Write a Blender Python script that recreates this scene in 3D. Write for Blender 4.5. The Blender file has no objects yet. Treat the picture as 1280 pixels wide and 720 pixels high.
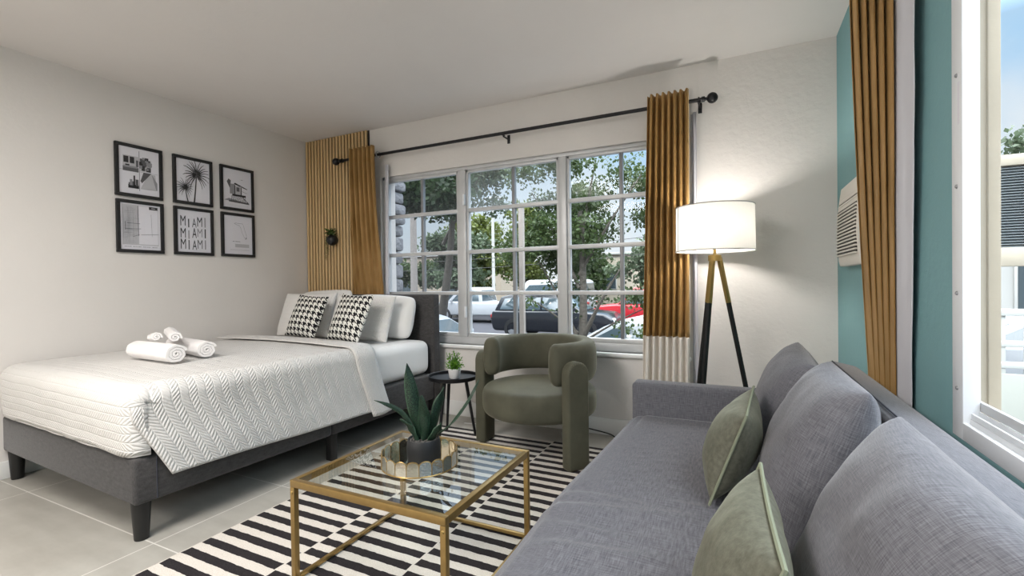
import bpy, bmesh, math, random
import numpy as np
from mathutils import Vector, Matrix, noise
R = math.radians
C = bpy.context.scene.collection
random.seed(7); rng = np.random.default_rng(7)

# ------------------------------------------------------------------ materials
def lin(c):
    if isinstance(c, str):
        c = tuple(int(c[i:i+2], 16)/255 for i in (0, 2, 4))
    return tuple(x/12.92 if x <= .04045 else ((x+.055)/1.055)**2.4 for x in c[:3]) + (1.0,)

class NT:
    """small helper to write node trees"""
    def __init__(s, name):
        s.m = bpy.data.materials.new(name); s.m.use_nodes = True
        s.t = s.m.node_tree; s.t.nodes.clear()
        s.out = s.t.nodes.new('ShaderNodeOutputMaterial')
    def n(s, typ, **kw):
        nd = s.t.nodes.new('ShaderNode'+typ)
        for k, v in kw.items():
            if k.startswith('i_'):
                key = k[2:]
                key = int(key) if key.isdigit() else key.replace('_', ' ')
                s.put(nd.inputs[key], v)
            else: setattr(nd, k, v)
        return nd
    def put(s, sock, v):
        if hasattr(v, 'is_output'): s.t.links.new(v, sock)
        else: sock.default_value = v
    def math(s, op, a, b=None, c=None):
        nd = s.t.nodes.new('ShaderNodeMath'); nd.operation = op
        for i, v in enumerate((a, b, c)):
            if v is not None: s.put(nd.inputs[i], v)
        return nd.outputs[0]
    def mix(s, f, a, b):
        nd = s.t.nodes.new('ShaderNodeMix'); nd.data_type = 'RGBA'
        s.put(nd.inputs[0], f); s.put(nd.inputs[6], a); s.put(nd.inputs[7], b)
        return nd.outputs[2]
    def coord(s, which='Object'):
        return s.n('TexCoord').outputs[which]
    def sep(s, v):
        o = s.n('SeparateXYZ'); s.t.links.new(v, o.inputs[0]); return o.outputs
    def noise(s, co, scale, detail=3, rough=.55, stretch=None):
        if stretch:
            mp = s.n('Mapping'); s.t.links.new(co, mp.inputs[0]); mp.inputs['Scale'].default_value = stretch; co = mp.outputs[0]
        nd = s.n('TexNoise'); s.t.links.new(co, nd.inputs['Vector'])
        nd.inputs['Scale'].default_value = scale; nd.inputs['Detail'].default_value = detail; nd.inputs['Roughness'].default_value = rough
        return nd.outputs['Fac']
    def ramp(s, f, stops):
        nd = s.n('ValToRGB'); s.t.links.new(f, nd.inputs[0])
        e = nd.color_ramp.elements
        e[0].position, e[0].color = stops[0]; e[1].position, e[1].color = stops[-1]
        for p, c in stops[1:-1]:
            x = e.new(p); x.color = c
        return nd.outputs[0]
    def bump(s, h, strength=.3, dist=.01, normal=None):
        nd = s.n('Bump'); s.t.links.new(h, nd.inputs['Height'])
        nd.inputs['Strength'].default_value = strength; nd.inputs['Distance'].default_value = dist
        if normal is not None: s.t.links.new(normal, nd.inputs['Normal'])
        return nd.outputs[0]
    def pbr(s, col, rough=.6, metal=0., spec=.5, normal=None, sheen=0., sheen_tint=None, **kw):
        b = s.n('BsdfPrincipled')
        s.put(b.inputs['Base Color'], col); s.put(b.inputs['Roughness'], rough); b.inputs['Metallic'].default_value = metal
        b.inputs['Specular IOR Level'].default_value = spec
        if sheen:
            b.inputs['Sheen Weight'].default_value = sheen; b.inputs['Sheen Roughness'].default_value = .35
            if sheen_tint: b.inputs['Sheen Tint'].default_value = sheen_tint
        if normal is not None: s.t.links.new(normal, b.inputs['Normal'])
        for k, v in kw.items(): s.put(b.inputs[k.replace('_', ' ')], v)
        s.t.links.new(b.outputs[0], s.out.inputs[0]); return b

def plain(name, col, rough=.6, metal=0., spec=.5, var=0., vscale=8, bump=0., bscale=60, bdist=.004, sheen=0., **kw):
    t = NT(name); c = lin(col); co = t.coord(); base = c; nrm = None
    if var:
        f = t.noise(co, vscale, 4)
        base = t.ramp(f, [(.3, tuple(x*(1-var) for x in c[:3])+(1,)), (.7, tuple(min(1, x*(1+var)) for x in c[:3])+(1,))])
    if bump: nrm = t.bump(t.noise(co, bscale, 4), bump, bdist)
    t.pbr(base, rough, metal, spec, nrm, sheen, **kw)
    return t.m

def m_wall(name, col, bump=.07):
    t = NT(name); co = t.coord(); c = lin(col)
    f = t.noise(co, 2.2, 5)
    base = t.ramp(f, [(.3, tuple(x*.965 for x in c[:3])+(1,)), (.7, c)])
    f1 = t.noise(co, 7, 6, .6); f2 = t.noise(co, 45, 3)
    h = t.math('ADD', t.math('MULTIPLY', f1, 1.2), t.math('MULTIPLY', f2, .25))
    t.pbr(base, .75, 0, .25, t.bump(h, bump, .03)); return t.m

def m_fabric(name, col, col2, scale=1., rough=.85, sheen=.25, bump=.25, coord='UV'):
    t = NT(name); co = t.coord(coord)
    a = t.noise(co, 1, 3, .6, (520*scale, 26*scale, 60*scale)); b = t.noise(co, 1, 3, .6, (26*scale, 520*scale, 60*scale))
    f = t.math('ADD', t.math('MULTIPLY', a, .5), t.math('MULTIPLY', b, .5))
    base = t.ramp(f, [(.36, lin(col2)), (.64, lin(col))])
    t.pbr(base, rough, 0, .2, t.bump(f, bump, .004), sheen); return t.m

def m_quilt(name, col):
    t = NT(name); co = t.coord('UV'); x, y, _ = t.sep(co)
    w = .038
    tri = t.math('PINGPONG', y, w)
    d = t.math('ADD', x, tri)
    line = t.math('DIVIDE', t.math('PINGPONG', d, .0098), .0098)
    edge = t.math('DIVIDE', t.math('PINGPONG', y, w), w)
    edge = t.math('MULTIPLY', edge, t.math('SUBTRACT', 1.0, edge))
    edge = t.math('MINIMUM', t.math('MULTIPLY', edge, 9.0), 1.0)
    h = t.math('MULTIPLY', t.math('POWER', line, .55), edge)
    wr = t.noise(co, 5, 3)
    h2 = t.math('ADD', t.math('MULTIPLY', h, .55), t.math('MULTIPLY', wr, 1.2))
    t.pbr(lin(col), .82, 0, .2, t.bump(h2, .6, .010), .15); return t.m

def m_houndstooth(name):
    t = NT(name); co = t.coord('UV'); x, y, _ = t.sep(co)
    k = 20.5
    X = t.math('MULTIPLY', x, k); Y = t.math('MULTIPLY', y, k)
    A = t.math('LESS_THAN', t.math('FRACT', X), .5); B = t.math('LESS_THAN', t.math('FRACT', Y), .5)
    T = t.math('LESS_THAN', t.math('FRACT', t.math('MULTIPLY', t.math('ADD', X, Y), 2.0)), .5)
    f = t.math('ADD', t.math('MULTIPLY', T, A), t.math('MULTIPLY', t.math('SUBTRACT', 1.0, T), B))
    base = t.mix(f, lin('e2e1da'), lin('17171a'))
    t.pbr(base, .85, 0, .2, t.bump(t.noise(co, 700, 2), .2, .002)); return t.m

def m_floor():
    t = NT('concrete_look_tile'); co = t.coord(); x, y, _ = t.sep(co)
    def line(c, off, sp):
        q = t.math('PINGPONG', t.math('ADD', c, off), sp/2)      # 0 at the joint
        return t.math('LESS_THAN', q, .0028)
    g = t.math('MAXIMUM', line(x, 2.254+12*1.2, 1.2), line(y, -1.11+12*.62, .62))
    f = t.noise(co, 2.6, 6, .62); f2 = t.noise(co, 1, 4, .5, (3, 14, 3))
    ff = t.math('ADD', t.math('MULTIPLY', f, .65), t.math('MULTIPLY', f2, .35))
    base = t.ramp(ff, [(.34, lin('99958d')), (.66, lin('b1aea6'))])
    base = t.mix(g, base, lin('d2cfc8'))
    t.pbr(base, t.ramp(f, [(.3, (.30,)*3+(1,)), (.7, (.42,)*3+(1,))]), 0, .4, t.bump(t.math('SUBTRACT', 1.0, g), .3, .002)); return t.m

def m_rug():
    t = NT('striped_flatweave'); co = t.coord(); x, y, _ = t.sep(co)
    nz = t.math('MULTIPLY', t.math('SUBTRACT', t.noise(co, 28, 3, .6, (1, .4, 1)), .5), .012)
    yy = t.math('ADD', y, nz)
    col = t.math('FLOOR', t.math('DIVIDE', t.math('SUBTRACT', x, -2.062-.462*6), .462))
    off = t.math('MULTIPLY', t.math('MODULO', col, 2.0), .5)
    s = t.math('FRACT', t.math('ADD', t.math('DIVIDE', t.math('ADD', yy, 10*.083-1.028), .083), off))
    blk = t.math('LESS_THAN', s, .5)
    # narrow pale gap at each column joint
    q = t.math('PINGPONG', t.math('ADD', t.math('SUBTRACT', x, -2.062-.462*6), nz), .231)
    blk = t.math('MULTIPLY', blk, t.math('GREATER_THAN', q, .0035))
    f = t.noise(co, 260, 2)
    dark = t.ramp(f, [(.3, lin('1d1a1c')), (.7, lin('322d2e'))]); lite = t.ramp(f, [(.3, lin('bdb5ab')), (.7, lin('d8d1c8'))])
    t.pbr(t.mix(blk, lite, dark), .95, 0, .1, t.bump(f, .4, .004), .1); return t.m

def m_velvet(name, col, dark, sheen=.6, scale=6, tint=None):
    t = NT(name); co = t.coord()
    f = t.noise(co, scale, 4, .6)
    base = t.ramp(f, [(.32, lin(dark)), (.68, lin(col))])
    t.pbr(base, .75, 0, .25, t.bump(t.noise(co, 240, 2), .12, .002), sheen, tint); return t.m

def m_curtain(name, col, dark):
    t = NT(name); co = t.coord()
    f = t.noise(co, 1, 4, .6, (15, 15, 2.0)); g = t.noise(co, 4, 4)
    ff = t.math('ADD', t.math('MULTIPLY', f, .6), t.math('MULTIPLY', g, .4))
    base = t.ramp(ff, [(.36, lin(dark)), (.64, lin(col))])
    t.pbr(base, .62, 0, .3, t.bump(f, .25, .01), .5, lin('e8c890')); return t.m

def m_wood(name, a, b, st=(60, 60, 1.2)):
    t = NT(name); co = t.coord(); f = t.noise(co, 1, 5, .6, st)
    t.pbr(t.ramp(f, [(.3, lin(b)), (.7, lin(a))]), .5, 0, .35, t.bump(f, .1, .003)); return t.m

def m_glass(name, tint=(1, 1, 1), haze=0., dark=0., refl=1., two_sided=True):
    """thin pane: fresnel reflection over a clear (or hazy) sheet"""
    t = NT(name)
    tr = t.n('BsdfTransparent'); tr.inputs[0].default_value = tint+(1,)
    gl = t.n('BsdfGlossy'); gl.inputs['Roughness'].default_value = .01
    base = tr.outputs[0]
    if haze:
        df = t.n('BsdfDiffuse'); df.inputs[0].default_value = lin('dfe2e2')
        tl = t.n('BsdfTranslucent'); tl.inputs[0].default_value = lin('dfe2e2')
        m0 = t.n('MixShader'); m0.inputs[0].default_value = .5
        t.t.links.new(df.outputs[0], m0.inputs[1]); t.t.links.new(tl.outputs[0], m0.inputs[2])
        m1 = t.n('MixShader'); m1.inputs[0].default_value = haze
        t.t.links.new(base, m1.inputs[1]); t.t.links.new(m0.outputs[0], m1.inputs[2]); base = m1.outputs[0]
    gm = t.n('NewGeometry')
    front = t.math('SUBTRACT', 1.0, gm.outputs['Backfacing']) if not two_sided else 1.0
    lw = t.n('LayerWeight'); lw.inputs['Blend'].default_value = .5
    sch = t.math('ADD', .04, t.math('MULTIPLY', .96, t.math('POWER', lw.outputs['Facing'], 5.0)))
    fac = t.math('MINIMUM', t.math('MULTIPLY', t.math('MULTIPLY', sch, front), refl), 1.0)
    mx = t.n('MixShader'); t.t.links.new(fac, mx.inputs[0])
    t.t.links.new(base, mx.inputs[1]); t.t.links.new(gl.outputs[0], mx.inputs[2])
    t.t.links.new(mx.outputs[0], t.out.inputs[0]); return t.m

def m_shade():
    t = NT('white_lamp_linen'); co = t.coord()
    f = t.noise(co, 1, 2, .5, (300, 300, 30))
    df = t.n('BsdfDiffuse'); df.inputs[0].default_value = lin('f4f1ea')
    tl = t.n('BsdfTranslucent'); t.t.links.new(t.ramp(f, [(.3, lin('dcd8d0')), (.7, lin('f2efe8'))]), tl.inputs[0])
    mx = t.n('MixShader'); mx.inputs[0].default_value = .17
    t.t.links.new(df.outputs[0], mx.inputs[1]); t.t.links.new(tl.outputs[0], mx.inputs[2]); t.t.links.new(mx.outputs[0], t.out.inputs[0]); return t.m

def m_emit(name, col, s):
    t = NT(name); e = t.n('Emission'); e.inputs[0].default_value = lin(col); e.inputs[1].default_value = s
    t.t.links.new(e.outputs[0], t.out.inputs[0]); return t.m

def m_leafy(name, a, b, scale=3, trans=.35):
    t = NT(name); co = t.coord(); f = t.noise(co, scale, 3)
    c = t.ramp(f, [(.3, lin(b)), (.7, lin(a))])
    p = t.n('BsdfPrincipled'); t.t.links.new(c, p.inputs['Base Color']); p.inputs['Roughness'].default_value = .5; p.inputs['Specular IOR Level'].default_value = .3
    tl = t.n('BsdfTranslucent'); t.t.links.new(c, tl.inputs[0])
    mx = t.n('MixShader'); mx.inputs[0].default_value = trans
    t.t.links.new(p.outputs[0], mx.inputs[1]); t.t.links.new(tl.outputs[0], mx.inputs[2]); t.t.links.new(mx.outputs[0], t.out.inputs[0]); return t.m

def m_snake():
    t = NT('snake_plant_leaf'); co = t.coord('UV'); x, y, _ = t.sep(co)
    nz = t.noise(co, 1, 3, .6, (6, 60, 1))
    edge = t.math('GREATER_THAN', t.math('ABSOLUTE', x), .86)
    c = t.ramp(nz, [(.40, lin('06120c')), (.5, lin('0e2618')), (.60, lin('294634'))])
    t.pbr(t.mix(t.math('MULTIPLY', edge, .45), c, lin('44614a')), .5, 0, .4); return t.m

W = dict(
 wall=m_wall('white_plaster', 'dedad6'), wallb=m_wall('rough_white_plaster', 'dedad6', .2), teal=m_wall('teal_plaster', '79a1a5', .15), ceil=m_wall('ceiling_paint', 'e2dedb'),
 floor=m_floor(), rug=m_rug(),
 white=plain('white_paint', 'e4e4e2', .4), sill=plain('white_sill_paint', 'e9e9e8', .35),
 alu=plain('grey_aluminium', 'c6c7c8', .38, .15, var=.05), alud=plain('dark_aluminium', '8b8d90', .4, .3), alum=plain('white_aluminium', 'e2e5e8', .35),
 glass=m_glass('window_glass', (.97, .985, .98), refl=.15), hazy=m_glass('hazy_window_glass', (.95, .97, .98), .16, refl=.3), tint=m_glass('screened_window_glass', (.70, .71, .72), .03, refl=.3),
 tglass=m_glass('table_glass', (.955, .985, .97), refl=1.9, two_sided=False), pglass=m_glass('picture_glass', (1, 1, 1), 0, 0, .55),
 black=plain('black_metal', '17171a', .42, .3), blackp=plain('black_plastic', '141416', .45), blackw=plain('black_wood_leg', '151515', .45),
 frame=plain('black_frame', '1b1b1c', .5), gold=plain('brushed_gold', '9c8150', .36, .8, var=.08, vscale=30), brass=plain('antique_brass', 'a58a52', .38, .8),
 paper=plain('print_paper', 'dedde4', .6), ink=plain('print_black', '232326', .7), ink2=plain('print_dark_grey', '58585c', .7), ink3=plain('print_mid_grey', '8d8d92', .7), ink4=plain('print_pale_grey', 'b9b9be', .7),
 sofa=m_fabric('grey_woven_fabric', '6e6d72', '434348', 1.0), sofad=m_fabric('grey_woven_cushion', '6f6e73', '46464b', 1.15, bump=.15), bedf=m_fabric('charcoal_linen', '514f4f', '393838', 1.2, coord='Object'),
 quilt=m_quilt('white_quilted_cotton', 'd6d4d1'), cotton=plain('white_cotton', 'e6e5e3', .8, sheen=.15, bump=.3, bscale=9, bdist=.02), quiltp=m_quilt('white_quilted_sham', 'e6e4e1'),
 terry=plain('white_terry', 'efeceb', .95, sheen=.3, bump=.6, bscale=260, bdist=.004), hound=m_houndstooth('houndstooth_weave'),
 olive=m_velvet('olive_velvet', '565547', '454438', .6, 5, lin('b0ad98')), sage=m_velvet('sage_corduroy_velvet', '605f53', '4b4b40', .5, 70, lin('c5c8b4')),
 gcurt=m_curtain('gold_velvet', 'ab8654', '81602f'), wcurt=plain('white_curtain_band', 'e4dfd7', .8), lining=plain('pale_grey_lining', 'c9c9cf', .8), pipe=plain('cushion_piping', '747965', .8), spipe=plain('dark_seam', '3a3b44', .9),
 slat=m_wood('oak_slat', 'dabd90', 'bc9a6a'), felt=plain('dark_felt', '1d1712', .95),
 shade=m_shade(), bulb=m_emit('lit_bulb', 'fff3dd', 18), cord=plain('pale_cord', 'cfcfcf', .5),
 mirror=plain('tray_mirror', 'd9d3c4', .06, 1.), mpanel=plain('antique_mirror_panel', 'dcd8cc', .06, .95, bump=.35, bscale=60, bdist=.004),
 pot=plain('matte_black_pot', '1b1c1e', .55, var=.1, vscale=40), soil=plain('dark_pebbles', '4b4844', .8, var=.5, vscale=160, bump=.8, bscale=160), snake=m_snake(),
 wpot=plain('white_ceramic', 'e8e8e6', .3), sprig=m_leafy('bright_green_leaf', '7fae35', '3f7a22', 30), dleaf=m_leafy('dark_green_leaf', '3c6b28', '1f3d17', 30), succ=m_leafy('trailing_leaf', '56702f', '2c3a1c', 40),
 acw=plain('warm_white_plastic', 'e3dfd6', .45), acd=plain('dark_vent_gap', '3b3934', .8),
 asphalt=plain('asphalt', '3d3d41', .95, spec=.08, var=.12, vscale=1.5), walk=plain('concrete_walk', '5f5d5a', .9, var=.08),
 cream=plain('cream_stucco', 'b3a896', .85, var=.06, vscale=5, bump=.3, bscale=30), beige=plain('beige_stucco', '9c9080', .9, var=.05, vscale=2), hwhite=plain('house_white', 'adaba6', .8),
 stone=plain('grey_stone', '77787c', .9, var=.2, vscale=9, bump=.8, bscale=14, bdist=.04), conc=plain('pale_concrete', '87807a', .85, var=.08), louvre=plain('grey_louvre', '6e7577', .5, .2), fence=plain('white_rail_paint', 'b4b5b1', .5), dfence=plain('grey_gate_panel', '9b9c94', .7),
 bark=plain('grey_bark', '4d4841', .95, var=.25, vscale=12, bump=.8, bscale=25, bdist=.03),
 lf_mid=m_leafy('leaf_mid_green', '4b5c33', '29371f', .8), lf_lime=m_leafy('leaf_yellow_green', '6b7438', '414c24', .8), lf_dark=m_leafy('leaf_dark_green', '33452a', '1d2a19', .8), lf_grey=m_leafy('leaf_grey_green', '5f6c54', '43513d', .8),
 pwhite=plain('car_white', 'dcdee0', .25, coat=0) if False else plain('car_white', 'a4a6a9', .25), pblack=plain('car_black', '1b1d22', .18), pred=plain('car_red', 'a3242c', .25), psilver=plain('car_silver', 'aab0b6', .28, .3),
 cglass=plain('car_glass', '3c474c', .08, spec=.8), tyre=plain('tyre_rubber', '18181a', .85), rim=plain('wheel_rim', 'a5a7aa', .35, .7), tail=plain('tail_light', '9b1b1c', .3), headl=plain('head_light', 'd8dde2', .15), wood=plain('tan_side_step', 'b39a5f', .6),
)

# ------------------------------------------------------------------ mesh helpers
class MB:
    def __init__(s): s.bm = bmesh.new(); s.uv = None
    def _merge(s, tb, mat=0):
        for f in tb.faces: f.material_index = mat
        me = bpy.data.meshes.new('tmp'); tb.to_mesh(me); tb.free(); s.bm.from_mesh(me); bpy.data.meshes.remove(me)
    def box(s, lo, hi, bev=0., seg=2, mat=0, M=None):
        tb = bmesh.new(); bmesh.ops.create_cube(tb, size=1)
        for v in tb.verts: v.co = Vector([(lo[i]+hi[i])/2+v.co[i]*(hi[i]-lo[i]) for i in range(3)])
        if bev: bmesh.ops.bevel(tb, geom=list(tb.edges), offset=bev, segments=seg, affect='EDGES', profile=.5)
        if M is not None: tb.transform(M)
        s._merge(tb, mat); return s
    def poly(s, pts, d, bev=0., seg=2, mat=0):
        """prism: closed 3D outline swept by the vector d"""
        tb = bmesh.new(); d = Vector(d)
        a = [tb.verts.new(p) for p in pts]; b = [tb.verts.new(Vector(p)+d) for p in pts]; n = len(a)
        tb.faces.new(a[::-1]); tb.faces.new(b)
        for i in range(n): tb.faces.new((a[i], a[(i+1) % n], b[(i+1) % n], b[i]))
        bmesh.ops.recalc_face_normals(tb, faces=tb.faces)
        if bev: bmesh.ops.bevel(tb, geom=list(tb.edges), offset=bev, segments=seg, affect='EDGES', profile=.5)
        s._merge(tb, mat); return s
    def tube(s, path, r, n=10, mat=0, cap=True, flat=1.):
        path = [Vector(p) for p in path]; rs = r if isinstance(r, (list, tuple)) else [r]*len(path)
        tb = bmesh.new(); rings = []; ref = None
        for i, p in enumerate(path):
            t = (path[min(i+1, len(path)-1)]-path[max(i-1, 0)]).normalized()
            if ref is None:
                ref = Vector((0, 0, 1)) if abs(t.z) < .9 else Vector((1, 0, 0))
            u = t.cross(ref).normalized(); v = u.cross(t).normalized(); ref = v
            rings.append([tb.verts.new(p+u*rs[i]*math.cos(2*math.pi*k/n)+v*rs[i]*flat*math.sin(2*math.pi*k/n)) for k in range(n)])
        for a, b in zip(rings, rings[1:]):
            for k in range(n): tb.faces.new((a[k], a[(k+1) % n], b[(k+1) % n], b[k]))
        if cap: tb.faces.new(rings[0][::-1]); tb.faces.new(rings[-1])
        bmesh.ops.recalc_face_normals(tb, faces=tb.faces)
        s._merge(tb, mat); return s
    def lathe(s, prof, n=40, c=(0, 0, 0), mat=0):
        tb = bmesh.new(); rings = []
        for r, z in prof:
            if r < 1e-6: rings.append([tb.verts.new((c[0], c[1], c[2]+z))])
            else: rings.append([tb.verts.new((c[0]+r*math.cos(2*math.pi*k/n), c[1]+r*math.sin(2*math.pi*k/n), c[2]+z)) for k in range(n)])
        for a, b in zip(rings, rings[1:]):
            for k in range(n):
                k2 = (k+1) % n
                if len(a) == 1 and len(b) == 1: continue
                if len(a) == 1: tb.faces.new((a[0], b[k2], b[k]))
                elif len(b) == 1: tb.faces.new((a[k], a[k2], b[0]))
                else: tb.faces.new((a[k], a[k2], b[k2], b[k]))
        bmesh.ops.recalc_face_normals(tb, faces=tb.faces)
        s._merge(tb, mat); return s
    def ball(s, c, r, seg=16, mat=0, sc=(1, 1, 1)):
        tb = bmesh.new(); bmesh.ops.create_uvsphere(tb, u_segments=seg, v_segments=max(6, seg//2), radius=r)
        for v in tb.verts: v.co = Vector((v.co.x*sc[0]+c[0], v.co.y*sc[1]+c[1], v.co.z*sc[2]+c[2]))
        s._merge(tb, mat); return s
    def loft(s, rings, mat=0, cap=True):
        tb = bmesh.new(); rr = [[tb.verts.new(p) for p in r] for r in rings]; n = len(rr[0])
        for a, b in zip(rr, rr[1:]):
            for k in range(n): tb.faces.new((a[k], a[(k+1) % n], b[(k+1) % n], b[k]))
        if cap: tb.faces.new(rr[0][::-1]); tb.faces.new(rr[-1])
        bmesh.ops.recalc_face_normals(tb, faces=tb.faces)
        s._merge(tb, mat); return s
    def quad(s, pts, mat=0):
        f = s.bm.faces.new([s.bm.verts.new(p) for p in pts]); f.material_index = mat; return s
    def grid(s, fn, nu, nv, uvfn=None, mat=0, skip=None):
        uvl = s.bm.loops.layers.uv.verify()
        V = [[s.bm.verts.new(fn(i/nu, j/nv)) for j in range(nv+1)] for i in range(nu+1)]
        for i in range(nu):
            for j in range(nv):
                if skip and skip((i+.5)/nu, (j+.5)/nv): continue
                f = s.bm.faces.new((V[i][j], V[i+1][j], V[i+1][j+1], V[i][j+1])); f.material_index = mat
                if uvfn:
                    for l, (a, b) in zip(f.loops, ((i, j), (i+1, j), (i+1, j+1), (i, j+1))): l[uvl].uv = uvfn(a/nu, b/nv)
        return s
    def build(s, name, mats, parent=None, smooth=True, angle=40, sub=0, solid=0.):
        me = bpy.data.meshes.new(name); s.bm.to_mesh(me); s.bm.free()
        for m in (mats if isinstance(mats, (list, tuple)) else [mats]): me.materials.append(m)
        if smooth:
            me.polygons.foreach_set('use_smooth', [True]*len(me.polygons))
            me.set_sharp_from_angle(angle=R(angle))
        o = bpy.data.objects.new(name, me); C.objects.link(o)
        if parent is not None: o.parent = parent
        if solid:
            md = o.modifiers.new('thickness', 'SOLIDIFY'); md.thickness = solid; md.offset = 0
        if sub:
            md = o.modifiers.new('smooth', 'SUBSURF'); md.levels = sub; md.render_levels = sub
        return o

def tag(o, label=None, cat=None, group=None, kind=None):
    if label: o['label'] = label
    if cat: o['category'] = cat
    if group: o['group'] = group
    if kind: o['kind'] = kind
    return o
def thing(name, label, cat, loc=(0, 0, 0), rz=0., group=None):
    o = bpy.data.objects.new(name, None); C.objects.link(o); o.empty_display_size = .1
    o.location = loc; o.rotation_euler = (0, 0, rz); return tag(o, label, cat, group)
def struct(o, label=None): return tag(o, label, kind='structure')
def boxuv(o):
    """metre-scaled UVs by the dominant axis of each face"""
    me = o.data; uv = me.uv_layers.new(name='UVMap') if not me.uv_layers else me.uv_layers[0]
    for p in me.polygons:
        n = p.normal; ax = max(range(3), key=lambda i: abs(n[i])); a, b = [(1, 2), (0, 2), (0, 1)][ax]
        for li in p.loop_indices:
            c = me.vertices[me.loops[li].vertex_index].co; uv.data[li].uv = (c[a], c[b])
    return o
def copy_tree(o, parent=None):
    c = o.copy(); C.objects.link(c); c.parent = parent
    for ch in list(o.children): copy_tree(ch, c)
    return c

XL, XR, YB, YF, H = -3.822, .523, 3.28, -2.7, 2.5

# ------------------------------------------------------------------ room shell
def wall_with_hole(name, m, axis, pos, thick, a0, a1, hole):
    """wall slab in the plane axis=pos, spanning a0..a1 and 0..H, with a rectangular opening (h0,h1,z0,z1)"""
    mb = MB()
    def b(u0, u1, z0, z1):
        if axis == 'y': mb.box((u0, pos, z0), (u1, pos+thick, z1))
        else: mb.box((pos, u0, z0), (pos+thick, u1, z1))
    h0, h1, z0, z1 = hole
    b(a0, h0, 0, H+.15); b(h1, a1, 0, H+.15); b(h0, h1, 0, z0); b(h0, h1, z1, H+.15)
    return struct(mb.build(name, m, smooth=False))
WB = (-2.895, -.33, .588, 2.055)          # back window opening
WRt = (-.45, 1.65, .67, 2.25)             # right window opening
wall_with_hole('wall_back', W['wallb'], 'y', YB, .2, XL-.2, XR+.2, WB)
wall_with_hole('wall_right', W['teal'], 'x', XR, .084, YF-.2, YB, WRt)
struct(MB().box((XL-.2, YF-.2, 0), (XL, YB, H+.15)).build('wall_left', W['wall'], smooth=False))
struct(MB().box((XL, YF-.2, 0), (XR, YF, H+.15)).build('wall_front', W['wall'], smooth=False))
struct(MB().box((XL-.2, YF-.2, -.2), (XR+.084, YB+.2, 0)).build('floor', W['floor'], smooth=False))
struct(MB().box((XL, YF, H), (XR, YB, H+.12)).build('ceiling', W['ceil'], smooth=False))
bb = MB(); bb.box((XL+.012, YB-.014, 0), (XR, YB, .122), .004)
struct(bb.build('baseboard_back', W['white']))
bb = MB(); bb.box((XL, YF, 0), (XL+.012, YB, .1), .004)
struct(bb.build('baseboard_left', W['white']))
bb = MB(); bb.box((XR-.012, YF, 0), (XR, YB-.014, .1), .004)
struct(bb.build('baseboard_right', W['white']))

# back window: sill, outer frame, three sashes of two by four panes
sl = MB(); sl.box((WB[0]-.05, YB-.035, .560), (WB[1]+.05, YB-.001, .592), .012, 3); sl.box((WB[0], YB, .556), (WB[1], YB+.2, .588))
struct(sl.build('sill_back', W['sill']))
wy = 3.325
win = MB()
zb, zt = .672, 2.028
win.box((WB[0], wy-.02, .589), (WB[1], wy+.06, zb-.02), .006)            # deep bottom member
win.box((WB[0], wy-.02, zt), (WB[1], wy+.06, WB[3]), .004)
for a, b in ((WB[0], -2.862), (-.355, WB[1])): win.box((a, wy-.02, .6), (b, wy+.06, WB[3]), .004)
for a, b in ((-2.09, -2.015), (-1.205, -1.142)): win.box((a, wy-.028, zb-.02), (b, wy+.06, zt), .005)
w1 = struct(win.build('window_1', W['alu']), 'grey framed three-part window of small panes over the armchair')
rows = (zb, 1.013, 1.354, 1.697, zt)
for k, (a, b, c) in enumerate(((-2.862, -2.09, -2.468), (-2.015, -1.205, -1.588), (-1.142, -.355, -.742))):
    sm = MB()
    for z in rows[1:-1]: sm.box((a, wy-.014, z-.015), (b, wy+.03, z+.015), .003)
    sm.box((a, wy-.012, zt-.022), (b, wy+.03, zt), .003); sm.box((a, wy-.012, zb-.02), (b, wy+.03, zb+.012), .003)
    sm.box((a, wy-.012, zb), (a+.02, wy+.03, zt), .003); sm.box((b-.02, wy-.012, zb), (b, wy+.03, zt), .003)
    s_ = sm.build('sash', W['alu'], w1)
    MB().box((c-.013, wy-.006, zb), (c+.013, wy+.03, zt), .003).build('muntin', W['alud'], s_)
    pm = MB()
    for j in range(4):
        for (p, q) in ((a+.02, c-.013), (c+.013, b-.02)):
            mi = 2 if k == 0 else (1 if (j == 3 and k == 1) else 0)
            y_ = wy+.012
            pm.quad([(p, y_, rows[j]), (q, y_, rows[j]), (q, y_, rows[j+1]), (p, y_, rows[j+1])], mi)
    pm.build('pane', [W['glass'], W['hazy'], W['tint']], s_, smooth=False)
la = MB()
for z in (.86, 1.78): la.box((-2.03, wy-.05, z-.045), (-2.012, wy-.028, z+.045), .005)
la.build('latch', W['alum'], w1)

# right window: white aluminium flange with screws, sliding track, glass
xw = XR
rw = MB()
rw.box((xw-.0045, 1.585, .671), (xw+.030, 1.6502, 2.249), .002)               # far jamb flange
rw.box((xw+.030, 1.60, .735), (xw+.036, 1.65, 2.25), .001)
rw.box((xw-.004, -.45, .6702), (xw+.010, 1.6498, .716), .003)              # lower flange and track
rw.box((xw+.010, -.45, .672), (xw+.040, 1.648, .728), .003)
rw.box((xw+.012, -.45, .728), (xw+.018, 1.60, .742), .001); rw.box((xw+.026, -.45, .728), (xw+.030, 1.60, .748), .001)
rw.box((xw, -.45, 2.19), (xw+.04, 1.648, 2.248)); rw.box((xw-.004, -.448, .722), (xw+.04, -.39, 2.19))
w2 = struct(rw.build('window_2', W['alum']), 'white framed sliding window in the teal wall')
st = MB(); st.box((xw+.030, -.39, .748), (xw+.040, 1.635, .772), .002); st.box((xw+.030, 1.630, .76), (xw+.040, 1.648, 2.19), .002)
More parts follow.
